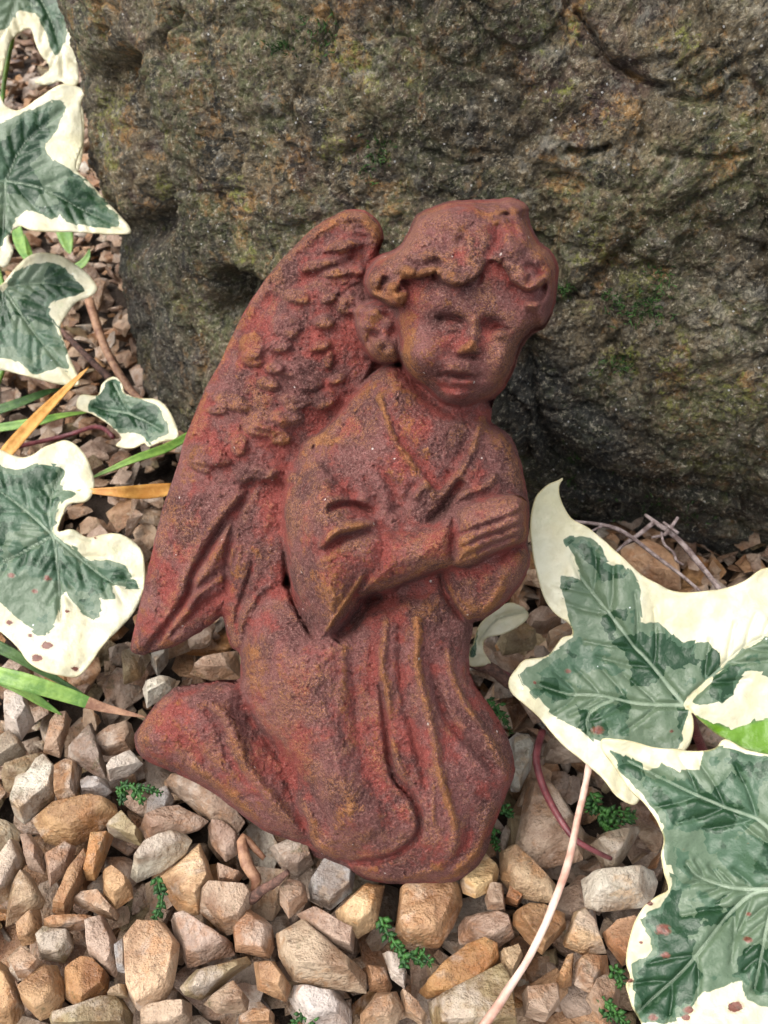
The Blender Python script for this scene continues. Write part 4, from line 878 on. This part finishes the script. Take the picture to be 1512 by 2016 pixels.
ivl = empty('ivy_vine', tuple(at_z(-60, 900, 0))); tag(ivl, 'variegated ivy trailing down the left side of the boulder beside the wing', 'ivy')
leaf(ivl, ZC, [-60,480,0,500,100,540,180,530,260,480,350,455,430,500,480,590,505,700,470,780,380,800,340,850,312,925,325,945,400,935,470,970,560,945,660,960,740,1020,765,1100,760,1220,720,1350,640,1450,530,1570,440,1680,380,1705,250,1680,150,1620,90,1540,0,1460,-120,1400,-200,1100,-200,700],
     [[-160,560,0,570,90,610,200,580,330,590,340,640,320,720,400,740,330,800,290,940,420,1030,480,1080,560,1090,640,1100,690,1170,720,1220,600,1220,610,1290,530,1290,540,1390,480,1390,390,1320,330,1230,310,1430,200,1470,100,1400,60,1370,0,1310,-140,1250]],
     [[290,960,150,830,0,720,-150,640],[290,960,265,850,280,720,340,600],[290,960,420,1070,600,1200,740,1230],[290,960,310,1150,325,1400],[290,960,150,1030,0,1100,-150,1150]],
     (110, 1070), 1.12, (.10, -.40, .91), spots=[(95,1140,10),(70,1165,8),(134,1205,7),(17,1225,10),(93,1272,17),(75,1297,16),(60,1252,8),(25,1135,9),(189,1060,5),(150,1318,10)], curl=(.006, .004, 0), seed=21, label='spotted ivy leaf overlapping the lower tip of the wing')
leaf(ivl, ZD, [-80,470,0,480,30,530,100,550,200,490,300,445,380,445,430,475,405,530,412,640,412,720,380,840,440,900,500,960,580,1050,655,1150,610,1172,400,1160,180,1155,100,1120,60,1140,50,1200,75,1250,50,1330,0,1330,-150,1200,-180,800],
     [[-120,600,10,610,100,580,250,510,330,540,290,640,230,720,270,800,380,870,460,930,550,1030,600,1110,540,1130,420,1120,330,1110,300,1060,260,1090,160,1040,90,1080,60,1110,20,1230,-100,1180]],
     [[25,890,120,700,310,550],[25,890,200,930,400,1030,610,1130],[25,890,20,1050,10,1250],[25,890,-120,900]],
     (100, 350), 1.36, (.15, -.62, .77), curl=(.008, .006, 0), seed=31, label='star-shaped ivy leaf with a long point towards the boulder')
leaf(ivl, ZD, [50,1370,100,1310,200,1265,300,1270,400,1330,460,1390,483,1440,450,1470,380,1500,330,1560,298,1620,320,1700,350,1780,397,1900,350,1915,250,1900,130,1870,20,1840,-100,1830,-180,1600,-120,1400,0,1420],
     [[50,1385,170,1310,290,1310,330,1350,400,1410,400,1460,280,1490,240,1560,290,1630,340,1780,350,1840,280,1830,180,1870,90,1800,0,1780,-120,1760,-120,1480,10,1440]],
     [[20,1430,100,1550,210,1700,370,1890],[20,1430,200,1400,430,1440],[20,1430,-20,1600,-60,1800]],
     (80, 630), 1.42, (.12, -.55, .82), curl=(.006, .005, 0), seed=41, label='ivy leaf with two cream points below the star-shaped leaf')
leaf(ivl, ZD, [-100,420,0,400,30,290,60,190,100,150,150,140,170,200,200,270,245,330,210,370,170,405,230,418,300,402,340,440,390,415,382,300,365,130,358,0,350,-150,0,-200,-180,-50],
     [[-100,200,0,160,50,120,90,60,150,60,190,90,230,170,260,260,290,270,330,170,330,0,330,-120,0,-150,-140,0]],
     [[120,-150,60,50,0,200],[120,-150,240,60,300,250,310,380],[120,-150,150,0,160,70]],
     (60, 60), 1.72, (.15, -.62, .77), curl=(.008, .006, 0), seed=51, label='pale-edged ivy leaf in the upper left corner')
leaf(ivl, ZC, [420,280,440,222,520,215,540,150,600,108,645,150,660,200,740,235,830,240,900,300,945,400,940,450,870,460,790,485,760,460,700,485,610,475,640,430,580,370,500,320,440,305],
     [[480,300,490,240,540,210,560,150,610,120,640,170,670,220,760,245,850,290,900,420,860,430,800,470,760,420,690,400,640,420,580,360,510,310]],
     [[600,140,640,220,680,300],[680,300,760,340,860,400],[680,300,600,290,500,270]],
     (260, 820), 1.36, (0, -.45, .88), step=3, curl=(.02, .01, .01), seed=61, label='small three-lobed ivy leaf between the wing and the boulder', wav=.003)
leaf(ivl, ZD, [350,530,410,540,415,700,380,860,300,830,240,760],[[-900,-900,-890,-900,-890,-890]],[[360,540,370,700]],(150,270),1.62,(.2,-.6,.7),seed=71,side=False,label='plain cream ivy leaf tucked behind the star-shaped leaf')
stem(ivl, [(10,353,1.50),(-20,450,1.56),(5,560,1.45),(8,567,1.425)], .0009, M_GRASS)
stem(ivl, [(108,1055,1.125),(90,1010,1.22),(20,980,1.28),(-60,900,1.40)], .0010, M_REDS)
stem(ivl, [(8,567,1.425),(30,640,1.55),(-20,800,1.52),(-60,900,1.40)], .0010, M_GRASS)
stem(ivl, [(47,-20,1.73),(10,150,1.75),(-10,353,1.55)], .0009, M_GRASS)
stem(ivl, [(223,860,1.40),(190,840,1.46),(120,860,1.50),(-60,900,1.42)], .0008, M_REDS)

# ------------------------------------------------------------------ grass blades
def blade(pts, w, mat, label, fold=.35, tip=None, name='grass_blade'):
    P = smooth_poly(np.array([at(x, y, d) for x, y, d in pts]), 5, False); n = len(P)
    T = np.gradient(P, axis=0); T /= np.linalg.norm(T, axis=1)[:, None]
    V = []; F = []
    for i in range(n):
        sd_ = np.cross(T[i], np.array([0, -.5, .87])); sd_ /= np.linalg.norm(sd_); up = np.cross(sd_, T[i])
        t = i/(n-1); ww = w*(1-t**2.5)*.5*(.75+.25*min(1, t*4))+1e-5
        for k, (a, b) in enumerate(((-1, 0), (-.5, -fold*.5), (0, -fold), (.5, -fold*.5), (1, 0))): V.append(P[i]+sd_*a*ww+up*b*ww)
    for i in range(n-1):
        for k in range(4): F.append([i*5+k, i*5+k+1, i*5+6+k, i*5+5+k])
    o = mesh_obj(name, np.array(V), F, mat, origin=P[0]); md = o.modifiers.new('thickness', 'SOLIDIFY'); md.thickness = .0002
    if tip:
        o.data.materials.append(M_TIP)
        for p in o.data.polygons:
            if p.index//4 > (n-1)*tip: p.material_index = 1
    return tag(o, label, 'grass', 'grass blades left of the figurine')
blade([(-60,1315,1.05),(40,1340,1.04),(130,1368,1.05),(200,1392,1.06),(290,1413,1.07)], .0042, M_GRASS, 'broad green grass blade with a withered brown tip near the skirt', tip=.62)
blade([(-60,1310,1.06),(30,1350,1.06),(80,1382,1.07),(122,1408,1.08)], .0030, M_GRASS, 'short lime green grass blade just below the broad one')
blade([(-60,1245,1.12),(20,1285,1.12),(90,1325,1.13),(170,1370,1.14)], .0030, M_GRASSD, 'dark green grass blade passing under the spotted ivy leaf')
blade([(-10,920,1.24),(25,875,1.26),(80,815,1.30),(130,765,1.34),(175,722,1.36)], .0044, M_DRY, 'dry orange grass blade slanting up to the right')
blade([(340,962,1.18),(280,968,1.16),(230,968,1.14),(150,965,1.14)], .0042, M_DRY, 'short dry orange grass blade lying level beside the wing')
blade([(380,850,1.34),(330,880,1.26),(260,905,1.22),(170,945,1.20)], .0032, M_GRASS, 'green grass blade running under the small ivy leaf to the wing')
blade([(-60,850,1.36),(60,832,1.37),(120,818,1.39),(180,810,1.42)], .0030, M_GRASS, 'thin green grass blade ending at the small ivy leaf')
blade([(-60,825,1.42),(30,795,1.44),(90,772,1.46),(120,765,1.48)], .0034, M_GRASSD, 'dull green grass blade crossing behind the dry orange one')
blade([(30,440,1.85),(40,480,1.80),(60,510,1.75),(48,460,1.72)], .0050, M_GRASS, 'lime green shoot below the star-shaped ivy leaf')
blade([(120,430,1.80),(130,470,1.78),(138,500,1.77)], .0070, M_GRASS, 'small lime shoot against the foot of the boulder')
blade([(140,530,1.74),(160,520,1.74),(172,505,1.74),(176,490,1.74)], .0036, M_GRASS, 'curved lime shoot touching the boulder')

# ------------------------------------------------------------------ twigs and stalks
def twig(lines, label, mat, name='twig', cat='twig', group=None):
    r0 = at(*lines[0][0][0]); e = empty(name, tuple(r0)); tag(e, label, cat, group)
    for i, (pts, rad) in enumerate(lines):
        P = np.array([at(*p) for p in pts]); 
        if len(P) > 2: P[1:-1] += np.random.RandomState(i).normal(size=(len(P)-2, 3))*.0003
        V, F = tube(P, rad, 7); mesh_obj('branch' if i else 'main_stem', V, F, mat, e)
    return e
def single(pts, rad, label, mat, name, cat, seg=9):
    P = np.array([at(*p) for p in pts]); V, F = tube(P, rad, seg); V = V+.00018*np.stack([perlin(V*900+q) for q in (1, 5, 9)], -1)
    return tag(mesh_obj(name, V, F, mat, origin=P[0]), label, cat)
twig([([(1270,1013,1.16),(1285,1030,1.15),(1330,1062,1.13),(1375,1110,1.10),(1425,1170,1.07)], [.0004, .0007, .0008, .0006]),
      ([(1285,1030,1.15),(1255,1050,1.15),(1235,1068,1.15),(1212,1088,1.15)], [.0007, .0006, .0003]),
      ([(1335,1018,1.12),(1325,1032,1.12),(1305,1048,1.13),(1283,1058,1.13)], [.0004,.0006,.0003]),
      ([(1305,1028,1.12),(1335,1050,1.12)], [.0004,.0005]),
      ([(1302,1048,1.12),(1308,1070,1.11),(1325,1085,1.11),(1333,1105,1.10),(1345,1112,1.10)], [.0003,.0004,.0003])],
     'pale grey forked dry twig leaning on the foot of the boulder', M_TWIG)
twig([([(1120,1026,1.15),(1185,1036,1.13),(1230,1053,1.12),(1290,1095,1.10),(1340,1135,1.08),(1385,1170,1.06)], [.0004, .0006, .0005, .0004]),
      ([(1185,1036,1.13),(1165,1042,1.13),(1150,1052,1.13)], [.0004,.0002])], 'thin straight dry twig running behind the upturned ivy tip', M_TWIG)
single([(1163,1480,.93),(1158,1520,.92),(1140,1600,.90),(1112,1720,.86),(1060,1850,.83),(1000,1950,.81),(930,2050,.79)], [.0008, .0007, .0008, .0007, .0009], 'long thin pink stalk curving down across the gravel', M_STALK, 'leaf_stalk', 'stalk')
single([(567,1716,.93),(545,1735,.935),(520,1750,.94),(495,1770,.95)], [.0006,.0010,.0010,.0013], 'short reddish-brown twig stub lying below the skirt hem', M_BRTW, 'twig', 'twig')
single([(930,1302,1.14),(975,1322,1.12),(1000,1345,1.12),(1040,1370,1.12)], [.0018,.0016,.0010], 'dark brown twig beside the small curled ivy leaf', M_BRTW, 'twig', 'twig')
single([(120,650,1.62),(170,700,1.56),(215,745,1.52),(260,790,1.50)], [.0010,.0012,.0011], 'dark thin stem in the shade behind the dry orange blade', M_BRTW, 'dry_twig', 'stem')
single([(175,590,1.70),(205,680,1.66),(250,760,1.60),(290,800,1.55)], [.0018,.0016,.0014], 'pale brown bent stalk along the foot of the boulder', M_TIP, 'dry_twig', 'stem')
single([(520,1690,.985),(478,1650,.99),(485,1700,.97),(505,1735,.965),(490,1775,.965)], [.0006,.0012,.0014,.0012,.0006], 'curled dry leaf scrap lying on the gravel left of the twig stub', M_TIP, 'dry_leaf_scrap', 'dry leaf')

# ------------------------------------------------------------------ conifer fronds
def frond(branches, label, size=.0017):
    V = []; F = []; rr = random.Random(len(label)); org = at(*branches[0][0])
    for pts in branches:
        P = smooth_poly(np.array([at(*p) for p in pts]), 5, False); P = P+np.random.RandomState(len(label)).normal(size=P.shape)*.0003; n = len(P)
        T = np.gradient(P, axis=0); T /= np.linalg.norm(T, axis=1)[:, None]
        v, f = tube(P, [.0004, .0002], 5, 1); b = len(V); V += v.tolist(); F += [[q+b for q in g] for g in f]
        for i in range(1, n):
            t = i/(n-1); L = size*(1.25-.7*t)*rr.uniform(.6, 1.35)
            sdv = np.cross(T[i], np.array([0, -.5, .87])); sdv /= np.linalg.norm(sdv); up = np.cross(sdv, T[i])
            if up[2] < 0: up = -up
            for sg in (-1, 1):
                d = unit(sdv*sg+T[i]*.9+up*rr.uniform(-.3, .6)); w = np.cross(d, up)*L*.30; p = P[i]; b = len(V)
                V += [p.tolist(), (p+d*L*.5+w).tolist(), (p+d*L).tolist(), (p+d*L*.5-w).tolist(), (p+d*L*.5+up*L*.07).tolist(), (p+d*L*.5-up*L*.1).tolist()]
                F += [[b, b+1, b+4], [b+1, b+2, b+4], [b+2, b+3, b+4], [b+3, b, b+4], [b+1, b, b+5], [b+2, b+1, b+5], [b+3, b+2, b+5], [b, b+3, b+5]]
    o = mesh_obj('conifer_frond', np.array(V), F, M_FROND, origin=org)
    return tag(o, label, 'frond', 'green frond scraps on the gravel')
frond([[(232,1552,.99),(260,1550,.985),(290,1552,.98),(312,1560,.98)],[(262,1550,.985),(275,1565,.98),(282,1578,.98)],[(240,1552,.99),(238,1566,.99),(243,1578,.985)]], 'green frond scrap left of the skirt between white stones')
frond([[(310,1728,.935),(318,1760,.93),(312,1790,.925),(298,1818,.92)]], 'single green frond strip above the yellow-cream stone')
frond([[(752,1805,.92),(768,1840,.91),(790,1872,.90),(835,1900,.89)],[(790,1872,.90),(800,1890,.89),(790,1905,.89)],[(808,1885,.9),(830,1880,.9),(848,1893,.89)]], 'long green frond below the brown stone under the skirt')
frond([[(606,1950,.89),(600,1985,.88),(585,2010,.87),(565,2030,.87)],[(600,1985,.88),(612,2005,.87),(610,2030,.87)]], 'green frond scrap on the white stone at the bottom edge')
frond([[(1165,1560,1.03),(1180,1590,1.02),(1190,1620,1.01),(1195,1650,1.0)],[(1185,1605,1.01),(1215,1600,1.01),(1245,1598,1.01)],[(1190,1625,1.01),(1220,1620,1.0),(1250,1605,1.0)],[(1175,1580,1.02),(1162,1595,1.02)]], 'dark green frond in the shade left of the spotted leaf', .0020)
frond([[(962,1378,1.12),(978,1395,1.11),(990,1415,1.10),(1005,1440,1.10)],[(978,1395,1.11),(968,1410,1.11)]], 'green frond showing at the right edge of the skirt')
frond([[(985,1588,1.0),(1000,1600,1.0),(1008,1606,1.0)]], 'tiny green frond tip right of the skirt hem')
frond([[(972,1630,.99),(975,1655,.99),(980,1675,.985)]], 'thin green frond tucked under the skirt hem')
frond([[(1180,1970,.87),(1205,1985,.865),(1225,2005,.86),(1240,2030,.86)],[(1205,1985,.865),(1200,2010,.86)],[(1205,1905,.885),(1220,1925,.88),(1225,1945,.88)]], 'green frond at the bottom edge beside the lower ivy leaf')

# ------------------------------------------------------------------ moss on the boulder
def moss():
    rr = np.random.RandomState(2); V = []; F = []
    for cx, cy, sx, sy, n in [(1262,628,30,16,90),(1285,590,16,24,60),(1205,598,18,8,40),(1300,560,12,10,30),(725,315,18,22,60),(1110,580,8,10,40),(1120,960,10,30,40),(1215,740,20,12,50),(1330,1030,40,12,60),(1290,1010,60,20,60),(540,95,18,8,40),(620,70,25,25,50),(800,560,10,10,0)]:
        k = (abs(RPX-cx) < 160) & (abs(RPY-cy) < 160) & (RZ < 1.6*h)
        pts = RP[k]; qx = RPX[k]; qy = RPY[k]; zz = RZ[k]
        for _ in range(n):
            tx, ty = cx+rr.normal()*sx, cy+rr.normal()*sy; d = (qx-tx)**2+(qy-ty)**2
            near = d < d.min()+9
            p = pts[np.where(near)[0][np.argmin(zz[near])]]
            for _ in range(3):
                u = unit(np.array([-.2, -.7, .5])+rr.normal(size=3)*.6); L = rr.uniform(.0008, .0022); w = unit(np.cross(u, rr.normal(size=3)))*.00018
                b = len(V); V += [p-w, p+w, p+u*L]; F.append([b, b+1, b+2])
    tag(mesh_obj('moss', np.array(V), F, M_MOSS, smooth=False), kind='stuff')
moss()
